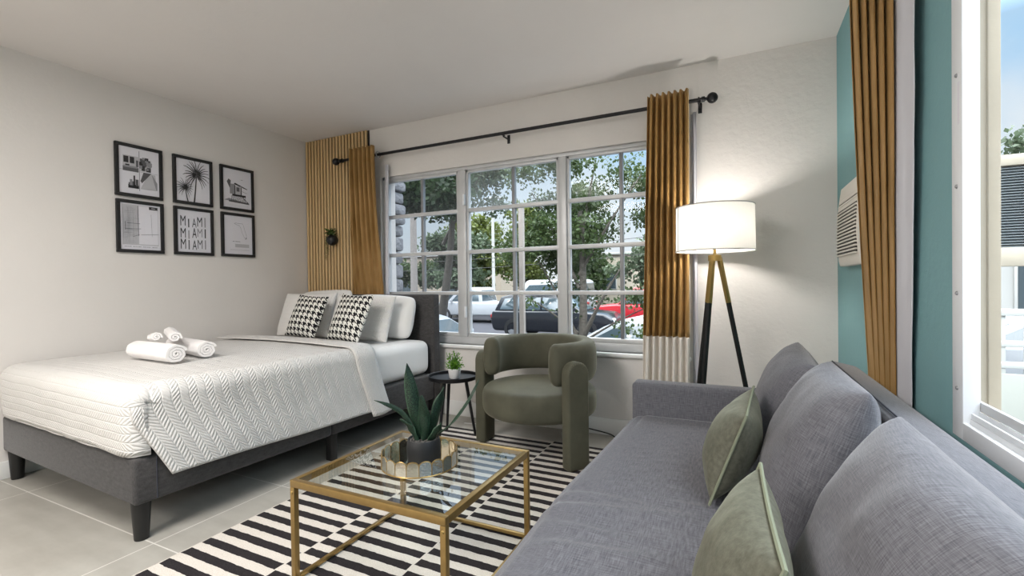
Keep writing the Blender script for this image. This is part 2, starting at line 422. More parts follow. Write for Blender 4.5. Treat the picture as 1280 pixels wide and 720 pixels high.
st.box((xw+.030, -.39, .76), (xw+.040, -.36, 2.19), .002); st.box((xw+.030, -.39, 2.16), (xw+.040, 1.64, 2.19), .002)
sx = st.build('sash', W['alu'], w2)
MB().quad([(xw+.035, -.37, .76), (xw+.035, 1.634, .76), (xw+.035, 1.634, 2.175), (xw+.035, -.37, 2.175)]).build('pane', W['glass'], sx, smooth=False)
tr_ = MB(); tr_.box((xw+.041, 1.640, .66), (xw+.062, 1.66, 2.26)); tr_.box((xw+.062, 1.632, .66), (xw+.088, 1.70, 2.40), .004); tr_.box((xw+.041, -.46, .60), (xw+.095, 1.632, .690), .004)
struct(tr_.build('trim_1', W['cream']), 'cream stucco reveal outside the right window')
MB().box((xw-.0046, 1.60, 1.49), (xw-.0041, 1.612, 1.60)).build('sticker', W['paper'], w2, smooth=False)
for z in (.80, 1.05, 1.33, 1.62, 1.86): # screw heads on the flange
    MB().lathe([(0, .004), (.004, .004), (.0062, 0)], 12).build('screw', W['alud'], w2).matrix_local = Matrix.Translation((xw-.004, 1.617, z)) @ Matrix.Rotation(R(-90), 4, 'Y')

# slatted oak panel on the back wall
sp = thing('slat_panel', 'floor to ceiling panel of pale oak slats in the corner behind the headboard', 'wall panel', (XL, YB, 0))
MB().box((.002, -.009, .124), (.812, -.001, H-.004)).build('backing', W['felt'], sp)
n = 20
for k in range(n):
    x0 = .014+k*(.797/n)
    MB().box((x0, -.024, .124), (x0+.0245, -.009, H-.004), .002, 1).build('slat', W['slat'], sp)

# ------------------------------------------------------------------ framed prints on the left wall
def print_art(kind, w, h):
    """shapes of the print in (s,t) metres from the lower left corner: returns mesh builder with mats paper, ink..ink4"""
    mb = MB(); d = [0.0006]
    def pl(pts, m):
        d[0] += .00003
        mb.quad([(d[0], s*w, t*h) for s, t in pts], m)
    def rect(a, b, c, e, m): pl([(a, b), (c, b), (c, e), (a, e)], m)
    def line(p, q, wd, m, wd2=None):
        p = Vector(p); q = Vector(q); n = (q-p).orthogonal().normalized() if (q-p).length > 1e-6 else Vector((1, 0)); wd2 = wd if wd2 is None else wd2
        pl([p-n*wd, q-n*wd2, q+n*wd2, p+n*wd], m)
    mb.quad([(0, 0, 0), (0, w, 0), (0, w, h), (0, 0, h)], 0)
    rr = random.Random(kind)
    if kind == 'collage':
        line((.5, .08), (.5, .95), .006, 2); line((.02, .5), (.97, .5), .003, 3)
        rect(.10, .48, .48, .82, 4); rect(.12, .66, .24, .80, 1); rect(.27, .66, .38, .80, 1); rect(.42, .60, .48, .74, 2)
        rect(.10, .48, .48, .58, 2); rect(.12, .56, .46, .60, 3); rect(.16, .6, .26, .63, 1)
        rect(.52, .52, .80, .78, 4)
        for i in range(40):
            s = rr.uniform(.53, .78); t = rr.uniform(.56, .80); q = rr.uniform(.015, .045); rect(s-q, t-q, s+q, t+q, rr.choice((1, 2, 3)))
        pl([(.52, .12), (.93, .12), (.93, .40), (.80, .5), (.52, .16)], 4) if False else pl([(.52, .13), (.93, .13), (.90, .48), (.72, .48)], 4)
        pl([(.52, .30), (.56, .26), (.80, .50), (.60, .50)], 2); pl([(.80, .5), (.92, .14), (.95, .14), (.95, .3)], 3)
        rect(.22, .12, .48, .20, 1); rect(.35, .18, .39, .40, 1); rect(.26, .18, .32, .31, 3); rect(.40, .18, .47, .32, 2); rect(.23, .18, .26, .24, 2); rect(.32, .18, .35, .27, 2)
    elif kind == 'palms':
        def palm(bx, by, tx, ty, r, nf):
            for i in range(8): # trunk in short pieces, slight lean
                a = i/8; b = (i+1)/8; line((bx+(tx-bx)*a**.8, by+(ty-by)*a), (bx+(tx-bx)*b**.8, by+(ty-by)*b), .022*(1-.35*a)*r*2.6, 1, .022*(1-.35*b)*r*2.6)
            for i in range(nf):
                a = math.pi*(-.28+1.56*i/(nf-1))+rr.uniform(-.05, .05); L = r*rr.uniform(.85, 1.1); px, py = tx, ty
                for k in range(6):
                    q = k/6; ang = a+(.75*q*q*(-1 if math.cos(a) > 0 else 1))
                    nx, ny = px+math.cos(ang)*L/6, py+math.sin(ang)*L/6*1.0
                    line((px, py), (nx, ny), .012*r*4*(1-q*.7), rr.choice((1, 1, 2)), .012*r*4*(1-(k+1)/6*.8)); px, py = nx, ny
        palm(.52, .0, .60, .66, .40, 21); palm(.33, .0, .25, .32, .26, 17)
    elif kind == 'tower':
        pl([(.04, .18), (.92, .13), (.94, .15), (.2, .24)], 3); pl([(.2, .15), (.92, .13), (.9, .18), (.2, .19)], 2)
        rect(.24, .36, .40, .62, 3); pl([(.14, .66), (.24, .50), (.28, .70), (.2, .74)], 2); pl([(.38, .62), (.86, .52), (.86, .54), (.42, .66)], 1)
        rect(.40, .36, .66, .58, 4); rect(.40, .36, .43, .6, 1); rect(.62, .36, .65, .56, 1); rect(.47, .44, .58, .55, 2); rect(.32, .31, .80, .36, 1)
        for i in range(9): line((.28+.06*i, .16), (.31+.06*i, .33), .006, 1)
        for i in range(6): line((.3+.08*i, .32), (.38+.08*i, .17), .005, 2)
        line((.66, .32), (.9, .16), .009, 2); line((.66, .46), (.84, .42), .004, 2); rect(.62, .75, .70, .762, 3); rect(.1, .07, .9, .075, 4)
    elif kind == 'streets':
        rect(.05, .10, .95, .97, 4); rect(.45, .12, .94, .96, 0)
        for i in range(26):
            s = rr.uniform(.06, .42); line((s, .12+rr.uniform(0, .3)), (s, .95-rr.uniform(0, .3)), .0016, 3)
        for i in range(30):
            t = rr.uniform(.14, .94); a = rr.uniform(.06, .25); line((a, t), (a+rr.uniform(.1, .25), t+.005), .0014, 3)
        line((.44, .3), (.43, .96), .006, 2); line((.12, .44), (.5, .46), .004, 2); line((.16, .57), (.48, .57), .004, 2); line((.3, .28), (.46, .33), .004, 2)
        line((.12, .42), (.12, .6), .006, 2); line((.78, .3), (.76, .8), .003, 3); line((.5, .33), (.95, .36), .004, 3)
        rect(.71, .90, .93, .965, 1); rect(.77, .928, .87, .937, 0)
        for i in range(24): # row of small capitals along the foot: illegible marks
            s = .10+.034*i
            if i % 7 != 5: rect(s, .055, s+.017, .072, rr.choice((2, 3)))
    elif kind == 'state':
        pts = [(.36, .80), (.42, .82), (.48, .81), (.66, .81), (.68, .78), (.74, .62), (.79, .50), (.79, .42), (.75, .40), (.70, .47), (.63, .58), (.60, .68), (.55, .75), (.46, .77), (.36, .80)]
        for p, q in zip(pts, pts[1:]): line(p, q, .004, 3)
        rect(.765, .41, .785, .45, 1)
        for i in range(12):
            if i not in (3,): rect(.30+.022*i, .325, .316+.022*i, .338, 1)
        rect(.34, .14, .9, .26, 4) if False else rect(.38, .18, .88, .27, 4)
        for t in (.10, .12): rect(.2, t, .88, t+.006, 4)
    return mb

def letters(rows, w, h):
    """hand-brushed capitals, one flat mesh with three greys"""
    me_all = MB(); tmp = []
    for r, (txt, shades, lift) in enumerate(rows):
        for i, ch in enumerate(txt):
            cu = bpy.data.curves.new('glyph', 'FONT'); cu.body = ch; cu.offset = .0
            ob = bpy.data.objects.new('glyph', cu); C.objects.link(ob); tmp.append((ob, cu))
            bpy.context.view_layer.update()
            me = ob.evaluated_get(bpy.context.evaluated_depsgraph_get()).to_mesh()
            xs = [v.co.x for v in me.vertices]; ys = [v.co.y for v in me.vertices]
            x0, x1, y0, y1 = min(xs), max(xs), min(ys), max(ys)
            cw = {'I': .034, 'A': .135, 'M': .15}[ch]*w; chh = .24*h*(1-.05*abs(lift[i])); cx = (.17+.165*i)*w; cy = (.86-.275*r)*h-.24*h+lift[i]*.01*h
            tb = bmesh.new(); tb.from_mesh(me)
            for v in tb.verts:
                s = (v.co.x-x0)/(x1-x0); t = (v.co.y-y0)/(y1-y0)
                v.co = Vector((.0011, cx+(s-.5)*cw, cy+t*chh))
            me_all._merge(tb, shades[i]); ob.to_mesh_clear() if False else None
    for ob, cu in tmp:
        bpy.data.objects.remove(ob); bpy.data.curves.remove(cu)
    return me_all

PW, PH, BT = .292, .366, .022
prints = [(1.690, 1.730, 'collage', 'black framed collage of grey city and beach photos, upper left of the six frames'),
          (2.053, 1.731, 'palms', 'black framed print of two grey palm trees on the white wall'),
          (2.408, 1.733, 'tower', 'black framed drawing of a beach lifeguard hut on the white wall'),
          (1.692, 1.340, 'streets', 'black framed pale street map with a dark tag in its corner'),
          (2.054, 1.342, 'miami', 'black framed print reading MIAMI three times in brushed capitals'),
          (2.410, 1.344, 'state', 'black framed pale outline map of a peninsula, lower right of the six frames')]
for y0, z0, kind, lab in prints:
    pf = thing('picture_frame', lab, 'picture', (XL+.002, y0, z0), 0, 'black framed prints on the left wall')
    f = MB()
    f.box((0, 0, 0), (.02, PW, BT), .002); f.box((0, 0, PH-BT), (.02, PW, PH), .002); f.box((0, 0, BT), (.02, BT, PH-BT), .002); f.box((0, PW-BT, BT), (.02, PW, PH-BT), .002)
    f.box((0, BT*.5, BT*.5), (.008, PW-BT*.5, PH-BT*.5))
    f.build('frame', W['frame'], pf)
    w_, h_ = PW-2*BT, PH-2*BT
    inks = [W['paper'], W['ink'], W['ink2'], W['ink3'], W['ink4']]
    pr = (MB().quad([(0, 0, 0), (0, w_, 0), (0, w_, h_), (0, 0, h_)]) if kind == 'miami' else print_art(kind, w_, h_)).build('print', inks, pf, smooth=False)
    pr.location = (.0095, BT, BT)
    if kind == 'miami':
        lt = letters([('MIAMI', (1, 1, 2, 1, 3), (0, -3, -2, 1, 0)), ('MIAMI', (1, 3, 1, 3, 1), (-1, -3, 0, 3, 1)), ('MIAMI', (1, 2, 1, 2, 3), (0, -1, -1, 2, 1))], w_, h_)
        lt.build('lettering', inks, pr, smooth=False)
    MB().quad([(.013, BT, BT), (.013, PW-BT, BT), (.013, PW-BT, PH-BT), (.013, BT, PH-BT)]).build('glass', W['pglass'], pf, smooth=False)

# ------------------------------------------------------------------ bed
BX, BY, BR = -2.297, 1.062, R(-2.3)
BL, BLEN = -1.515, 2.05
bed = thing('platform_bed', 'upholstered charcoal platform bed with a square headboard against the window', 'bed', (BX, BY, 0), BR)
def base_half(y0, y1, nm):
    mb = MB(); mb.box((BL, y0, .165), (0, y1, .368), .018, 3)
    return mb.build(nm, W['bedf'], bed)
b1 = base_half(0, 1.03, 'foot_base'); b2 = base_half(1.034, BLEN-.005, 'head_base')
sm_ = MB()
sm_.tube([(.0015, .085, .172), (.0015, .085, .362)], .0022, 6); b1s = sm_.build('corner_seam', W['spipe'], b1)
MB().box((BL-.005, BLEN, .06), (.004, BLEN+.078, 1.008), .012, 3).build('headboard', W['bedf'], bed)
for (x, y) in ((-.05, .045), (BL+.05, .045)):
    MB().lathe([(0, 0.001), (.026, .001), (.0275, .006), (.037, .166), (0, .166)], 24, (x, y, 0)).build('leg', W['blackw'], bed)
for (x, y) in ((-.045, 1.06), (BL+.045, 1.06), (-.05, 1.98), (BL+.05, 1.98)):
    MB().box((x-.024, y-.024, .001), (x+.024, y+.024, .166), .003).build('leg', W['blackw'], bed)

mt = thing('mattress', 'thick mattress in a plain white fitted sheet on the charcoal bed', 'mattress', (BX, BY, 0), BR)
mm = MB(); mm.box((BL+.02, .03, .371), (-.012, BLEN-.012, .648), .075, 5)
mo = mm.build('mattress_body', W['cotton'], mt, sub=1); mo['label'] = 'white fitted sheet over the mattress'

def cross(q, top, r, x_edge, hang):
    """profile running over a rounded edge: q<0 on top (distance inside the bend), then the bend, then down"""
    if q <= 0: return (x_edge-r+q, top)
    a = q/r
    if a < math.pi/2: return (x_edge-r+r*math.sin(a), top-r+r*math.cos(a))
    return (x_edge, top-r-(q-r*math.pi/2))
qt = thing('quilt', 'white quilted bedspread with a chevron pattern hanging over the side of the bed', 'quilt', (BX, BY, 0), BR)
TOP, RR_ = .664, .075
YT = 1.37                                           # far edge of the bedspread
Wtop = -BL                                           # 1.515
def qtop(a, b):
    # a: across 0(left)..1(right), b: along 0(foot hem)..1(far edge). foot drop length .26
    Lfoot = .265; Ltot = Lfoot+RR_*math.pi/2+(YT-RR_)
    d = Ltot*(1-b)                                   # distance from far edge
    q = d-(YT-RR_)
    yy, z = cross(q, TOP, RR_, 0, 0)                 # mirrored: y = -(x)
    y = -yy-.0 if False else -yy
    xx = BL+a*(Wtop+.012)
    # crown and soft waves
    u = (xx-BL)/Wtop
    z += .016*math.sin(math.pi*min(1, max(0, u)))*min(1, max(0, (y+.02)/.25)) + .0035*noise.noise(Vector((xx*4, y*4, 1)))
    # round the two vertical corners of the foot drop and the long right edge of the top
    ex = max(0, (xx-(.012-RR_))/RR_); 
    if ex > 0:
        if q < RR_*math.pi/2: z -= RR_*(1-math.sqrt(max(0, 1-ex*ex)))*max(0, 1-max(0, q)/(RR_*1.5708))
        y += .9*RR_*(1-math.sqrt(max(0, 1-ex*ex)))*max(0, min(1, q/(RR_*1.5708)))
    el = max(0, ((BL+RR_)-xx)/RR_)
    if el > 0:
        if q < RR_*math.pi/2: z -= RR_*(1-math.sqrt(max(0, 1-el*el)))*max(0, 1-max(0, q)/(RR_*1.5708))
        y += .9*RR_*(1-math.sqrt(max(0, 1-el*el)))*max(0, min(1, q/(RR_*1.5708)))
    if q > 0:
        dn = min(1, q/.3); y -= (.008+.012*math.sin(math.pi*dn))+.006*noise.noise(Vector((xx*5, z*6, 3)))
        z = max(z, .377+.006*noise.noise(Vector((xx*6, 0, 0))))
    return Vector((xx, y, z))
q1 = MB()
q1.grid(lambda a, b: qtop(b, a), 70, 60, lambda a, b: (b*1.53, a*1.7))
# wrap of the foot drop round the right corner
# side flap hanging on the right
def flap(a, b):
    # a: along 0 (foot) .. 1 (far edge), b: 0 at the top edge .. 1 at the hem
    ytop = -.004+a*(YT+.004); yhem = .145+a*(YT+.125-.145)
    zh = .232-.032*a+.006*math.sin(a*9)
    r = .07; L1 = r*math.pi/2; L = L1+(TOP-r-zh); s = b*L-.03
    if s < 0: x, z = -.058+s, TOP+.0085
    elif s < L1: x, z = -.058+r*math.sin(s/r), TOP+.0085-r+r*math.cos(s/r)
    else: x, z = .012, TOP+.0085-r-(s-L1)
    dn = max(0, (TOP-.07-z)/(TOP-.07-zh))
    if a < .12: z -= .07*(1-a/.12)**2*(1-dn)**2*0.9; x -= .02*(1-a/.12)**2*(1-dn)
    y = ytop+(yhem-ytop)*dn**1.15
    x += .006+.022*dn+.012*dn*math.sin(a*8.5+.5)+.006*noise.noise(Vector((a*6, b*3, 7)))
    return Vector((x, y, z))
q1.grid(flap, 80, 34, lambda a, b: (1.53+b*.5, a*1.45))
qo = q1.build('bedspread', W['quilt'], qt, angle=180, solid=.008)
# folded-back band at the far end, plain side out
fb = MB()
def band(a, b):
    # a across the bed then down the side, b along the width of the band
    Wt = Wtop-.058; L1 = .07*math.pi/2; zh = .205; L = Wt+L1+(TOP-.07-zh); s = a*L
    r = .07+.010
    if s < Wt: x, z, dn = BL+s, TOP+.022+.014*math.sin(math.pi*min(1, s/Wtop)), 0
    elif s < Wt+L1: t = (s-Wt)/.07; x, z, dn = -.058+r*math.sin(t), TOP+.022-r+r*math.cos(t), 0
    else: x, z = .024, TOP+.012-.07-(s-Wt-L1); dn = (TOP-.07-z)/(TOP-.07-zh)
    bw = .17; y = YT-bw+b*(bw+.006)+.12*max(0, dn)**1.1
    x += .006+.03*max(0, dn)+.008*max(0, dn)*math.sin(b*5)
    puff = .010*math.sin(math.pi*b)
    if s < Wt+L1*.5: z += puff
    else: x += puff
    return Vector((x, y, z+.002*noise.noise(Vector((s*5, b*2, 2)))))
fb.grid(band, 90, 8, lambda a, b: (a*2, b*.2))
fo = fb.build('folded_band', W['quilt'], qt, angle=180, solid=.008); fo['label'] = 'folded-back edge of the white bedspread'

# ------------------------------------------------------------------ pillows and cushions
def pillow_mesh(w, h, t, seed, n=22, pinch=.05, wr=.006, p=2.2, q=.55, sag=.12, corner=0.):
    mb = MB(); uvl = mb.bm.loops.layers.uv.verify(); sd = Vector((seed*3.7, seed*1.3, seed*2.1))
    def pt(i, j, side):
        u, v = 2*i/n-1, 2*j/n-1
        T = t/2*(max(0, (1-abs(u)**p)*(1-abs(v)**p)))**q*(1-sag*v)
        ck = 1-corner*(u*v)**4
        x = w/2*u*(1-pinch*(1-v*v)*abs(u)**3)*ck; z = h/2*v*(1-pinch*(1-u*u)*abs(v)**3)*ck
        nn = noise.noise(sd+Vector((x*6, z*6, side*3)))+.55*noise.noise(sd+Vector((x*22, z*7, side*5)))*max(0, v+.3)+.4*noise.noise(sd+Vector((x*9, z*20, side*7)))
        # radiating corner creases
        cr = abs(u*v)**2*math.sin(9*math.atan2(v, u)+seed)
        k = (1-abs(u)**6)*(1-abs(v)**6)
        return Vector((x, -side*(T+wr*nn*k+wr*1.2*cr*k), z))
    F, B = {}, {}
    for i in range(n+1):
        for j in range(n+1):
            F[i, j] = mb.bm.verts.new(pt(i, j, 1))
            B[i, j] = F[i, j] if i in (0, n) or j in (0, n) else mb.bm.verts.new(pt(i, j, -1))
    for i in range(n):
        for j in range(n):
            for G, fl in ((F, 0), (B, 1)):
                ks = [(i, j), (i+1, j), (i+1, j+1), (i, j+1)]
                if fl: ks = ks[::-1]
                f = mb.bm.faces.new([G[k] for k in ks])
                for l, k in zip(f.loops, ks): l[uvl].uv = (w*k[0]/n, h*k[1]/n)
    edge = [pt(i, 0, 1) for i in range(n)]+[pt(n, j, 1) for j in range(n)]+[pt(n-i, n, 1) for i in range(n)]+[pt(0, n-j, 1) for j in range(n+1)]
    return mb, edge
def cushion(name, label, cat, w, h, t, m, loc, tilt, yaw, roll=0., seed=1, piping=None, group=None, **kw):
    root = thing(name, label, cat, (0, 0, 0), 0, group)
    mb, edge = pillow_mesh(w, h, t, seed, **kw)
    mb.build('cover', m, root, angle=180, sub=1)
    if piping: MB().tube(edge, .0042, 6, cap=False).build('piping', piping, root)
    root.matrix_world = Matrix.Translation(loc) @ Matrix.Rotation(yaw, 4, 'Z') @ Matrix.Rotation(tilt, 4, 'X') @ Matrix.Rotation(roll, 4, 'Y')
    return root
def bedpt(x, y, z): 
    v = Matrix.Rotation(BR, 4, 'Z') @ Vector((x, y, z)); return (v.x+BX, v.y+BY, z)
pz = .655
G1 = 'white pillows against the headboard'
cushion('bed_pillow', 'plain white pillow propped behind the quilted sham at the window end', 'pillow', .66, .365, .17, W['cotton'], bedpt(-.43, 1.935, pz+.178), R(-13), BR, R(2), 11, group=G1, corner=.12, q=.42, pinch=0., wr=.01)
cushion('bed_pillow', 'plain white pillow propped behind the quilted sham at the white wall', 'pillow', .66, .41, .16, W['cotton'], bedpt(-1.13, 1.93, pz+.200), R(-14), BR, R(-2), 12, group=G1, corner=.10, q=.42, pinch=0., wr=.01)
cushion('pillow_sham', 'white quilted pillow in a sham at the right half of the headboard', 'pillow', .66, .38, .15, W['quiltp'], bedpt(-.475, 1.735, pz+.180), R(-18), BR, R(1), 13, group='white quilted shams', q=.45, wr=.009)
cushion('pillow_sham', 'white quilted pillow in a sham at the left half of the headboard', 'pillow', .66, .40, .15, W['quiltp'], bedpt(-1.12, 1.735, pz+.19), R(-18), BR, R(-1), 14, group='white quilted shams', q=.45, wr=.009)
cushion('throw_cushion', 'black and white houndstooth cushion at the white wall side of the bed', 'cushion', .37, .37, .12, W['hound'], bedpt(-.895, 1.56, pz+.192), R(-23), BR+R(0), R(3), 15, group='houndstooth cushions', pinch=.07, p=2, q=.6)
cushion('throw_cushion', 'black and white houndstooth cushion nearer the window side of the bed', 'cushion', .385, .385, .12, W['hound'], bedpt(-.345, 1.50, pz+.197), R(-23), BR+R(-6), R(2), 16, group='houndstooth cushions', pinch=.07, p=2, q=.6)

# ------------------------------------------------------------------ rolled towels
def towel(label, p0, p1, r, turns, name='rolled_towel', sq=.9, group='rolled white towels on the bed'):
    p0, p1 = Vector(p0), Vector(p1); ax = (p1-p0).normalized(); up = Vector((0, 0, 1)); sd = ax.cross(up).normalized(); up = sd.cross(ax)
    N = int(turns*26); th = r/(turns+.6)*.86; out, inn = [], []
    for i in range(N+1):
        a = 2*math.pi*turns*i/N; rad = r*(.16+.84*i/N)+.0015*math.sin(i*1.7)
        c, s = math.cos(a+2.2), math.sin(a+2.2)
        out.append((rad*c, rad*s*sq)); inn.append(((rad-th)*c if rad > th else 0.002*c, ((rad-th) if rad > th else .002)*s*sq))
    mb = MB(); L = (p1-p0).length; rings = []
    K = 10
    for k in range(K+1):
        t = k/K; e = min(t, 1-t)*K; sc = 1 if e >= 1 else .955+.045*e
        rings.append([p0+ax*(L*t)+sd*(x*sc*(1+.02*noise.noise(Vector((t*4, x*9, y*9)))))+up*(y*sc) for x, y in out+inn[::-1]])
    tb = bmesh.new(); rr = [[tb.verts.new(p) for p in rg] for rg in rings]; n = len(rr[0])
    for a, b in zip(rr, rr[1:]):
        for k in range(n): tb.faces.new((a[k], a[(k+1) % n], b[(k+1) % n], b[k]))
    M2 = len(out)
    for rg, fl in ((rr[0], 1), (rr[-1], 0)):
        for k in range(M2-1):
            q = (rg[k], rg[k+1], rg[2*M2-2-k], rg[2*M2-1-k]); tb.faces.new(q[::-1] if fl else q)
    bmesh.ops.recalc_face_normals(tb, faces=tb.faces); mb._merge(tb)
    o = mb.build(name, W['terry'], angle=60); return tag(o, label, 'towel', group)
tz = .683
towel('thick rolled white bath towel lying nearest the foot of the bed', (-3.13, 1.475, tz+.053), (-2.70, 1.455, tz+.053), .061, 3.1)
towel('thick rolled white bath towel lying behind the nearest roll, spiral end showing', (-3.22, 1.725, tz+.050), (-2.735, 1.635, tz+.050), .058, 3.1)
towel('thin rolled white washcloth lying slantwise on top of the two bath towels', (-3.21, 1.690, tz+.134), (-2.84, 1.525, tz+.130), .036, 2.2, 'rolled_washcloth')
towel('short rolled white washcloth resting on the left part of the bath towels', (-3.09, 1.535, tz+.116), (-2.955, 1.490, tz+.132), .031, 2.2, 'rolled_washcloth')

# ------------------------------------------------------------------ rug
rg = MB(); rg.box((-2.066, -.35, .0005), (.25, 2.975, .008), .002, 1)
tag(rg.build('rug', W['rug']), 'black and cream rug of staggered broken stripes under the glass table', 'rug')
RZ = .009

# ------------------------------------------------------------------ coffee table
ct = thing('coffee_table', 'low gold framed coffee table with a clear glass top', 'coffee table', (-1.478, 1.168, RZ))
tw, tl, th_ = .678, .632, .376; b_ = .021
fr = MB()
fr.box((0, 0, th_-.026), (tw, b_, th_), .002); fr.box((0, tl-b_, th_-.026), (tw, tl, th_), .002); fr.box((0, b_, th_-.026), (b_, tl-b_, th_), .002); fr.box((tw-b_, b_, th_-.026), (tw, tl-b_, th_), .002)
fr.build('top_frame', W['gold'], ct)
for x in (0, tw-b_):
    for y in (0, tl-b_):
        l = MB().box((x, y, .0), (x+b_, y+b_, th_-.0265), .002).build('leg', W['gold'], ct)
        MB().lathe([(0, .003), (.004, .003), (.006, 0)], 12).build('bolt', W['brass'], l).matrix_local = Matrix.Translation((x+b_/2, y-.0005, th_-.045)) @ Matrix.Rotation(R(90), 4, 'X')
stb = MB(); z0, z1 = .004, .018
stb.box((b_, tl-b_+.003, z0), (tw-b_, tl-.003, z1), .001)
for x in (.003, tw-b_+.003): stb.box((x, b_, z0), (x+.015, tl-b_, z1), .001)
stb.box((b_, .003, z0), (tw-b_, .018, z1), .001)
stb.build('stretcher', W['gold'], ct)
MB().box((b_+.0005, b_+.0005, th_-.009), (tw-b_-.0005, tl-b_-.0005, th_-.002)).build('glass_top', W['tglass'], ct, smooth=False)
TT = RZ+th_

# ------------------------------------------------------------------ mirrored tray and snake plant
tr = thing('mirror_tray', 'round gold edged tray with scalloped mirror panels on the coffee table', 'tray', (-1.135, 1.488, TT))
tR = .147
MB().lathe([(0, .002), (tR-.002, .002), (tR-.002, .006), (0, .006)], 60).build('base', W['mirror'], tr)
NP = 20; pan, rim = MB(), MB()
for k in range(NP):
    a0 = 2*math.pi*k/NP; a1 = 2*math.pi*(k+1)/NP; p0 = Vector((tR*math.cos(a0), tR*math.sin(a0), 0)); p1 = Vector((tR*math.cos(a1), tR*math.sin(a1), 0))
    nrm = ((p0+p1)/2).normalized(); e = (p1-p0); w = e.length; e.normalize()
    prof = [(0, .004), (0, .043)]+[(w/2-w/2*math.cos(math.pi*t/6), .043+.016*math.sin(math.pi*t/6)) for t in range(1, 6)]+[(w, .043), (w, .004)]
    pts = [p0+e*s+Vector((0, 0, z)) for s, z in prof]
    pan.poly([p-nrm*.0012 for p in pts], nrm*.0024)
    rim.tube(pts, .0021, 6)
for z in (.003,): rim.tube([(tR*math.cos(2*math.pi*k/60), tR*math.sin(2*math.pi*k/60), z) for k in range(61)], .0028, 6, cap=False)
pan.build('panels', W['mpanel'], tr, smooth=False); rim.build('rim', W['gold'], tr)

pl = thing('snake_plant', 'snake plant with upright dark green leaves in a black pot on the mirror tray', 'potted plant', (-1.128, 1.505, TT+.0065))
MB().lathe([(0, 0), (.057, 0), (.064, .006), (.067, .055), (.063, .088), (.061, .092), (.057, .088), (.057, .080), (0, .080)], 48).build('pot', W['pot'], pl)
sb = MB()
for k in range(150):
    a = random.random()*6.283; r = .052*math.sqrt(random.random()); q = random.uniform(.004, .0075)
    sb.ball((r*math.cos(a), r*math.sin(a), .081+random.uniform(0, .004)), q, 6)
tag(sb.build('pebbles', W['soil'], pl), kind='stuff')
Rv = Vector((.9, .436, 0)); Dv = Vector((-.436, .9, 0))
def leaf(parent, base, tip, wmax, lean=0., twist=0., face=0., name='leaf', m=None, bow=.04, n=16):
    """blade from base to tip; width grows then tapers to a point; face = heading of the broad side"""
    base, tip = Vector(base), Vector(tip); ax = tip-base; L = ax.length; an = ax.normalized(); mb = MB()
    side0 = Vector((math.cos(face), math.sin(face), 0)); side0 = (side0-an*side0.dot(an)).normalized(); nm0 = an.cross(side0)
    def f(a, b):
        t = b; wd = wmax*min(1, (.42+1.5*t))*(1-max(0, (t-.55)/.45)**2.2)*.5+.0006
        ang = twist*t; sd = side0*math.cos(ang)+nm0*math.sin(ang); nn = an.cross(sd)
        s = (a-.5)*2
        c = base+ax*t+nm0*(bow*math.sin(math.pi*t)*L)+Vector((0, 0, -lean*t*t*L))
        wav = .10*wmax*math.sin(t*13+s*1.3)*abs(s)
        return c+sd*(s*wd)+nn*(.35*wd*s*s+wav)
    mb.grid(f, 6, n, lambda a, b: ((a-.5)*2, b*L/.3))
    return mb.build(name, m or W['snake'], parent, angle=180, solid=.0025)
def LP(r, d, z): v = Rv*r+Dv*d; return (v.x, v.y, z)
leaf(pl, LP(-.008, .0, .080), LP(-.062, .0, .388), .052, 0, .35, R(26), bow=-.05)
leaf(pl, LP(.004, -.012, .080), LP(.002, -.045, .27), .046, 0, -.3, R(20), bow=.03)
leaf(pl, LP(.012, .01, .080), LP(.078, .03, .285), .044, 0, .5, R(50), bow=-.05)
leaf(pl, LP(.02, -.005, .080), LP(.225, -.02, .318), .017, -.02, 2.2, R(60), bow=-.12)
leaf(pl, LP(-.02, -.015, .080), LP(-.185, -.03, .265), .018, .06, 2.0, R(-20), bow=.14)
leaf(pl, LP(.022, -.02, .080), LP(.078, -.05, .165), .030, 0, .3, R(40), bow=-.10)
leaf(pl, LP(-.022, -.02, .080), LP(-.085, -.03, .175), .034, 0, -.4, R(5), bow=.10)
leaf(pl, LP(-.01, .025, .080), LP(-.03, .05, .25), .040, 0, .3, R(10), bow=.04)

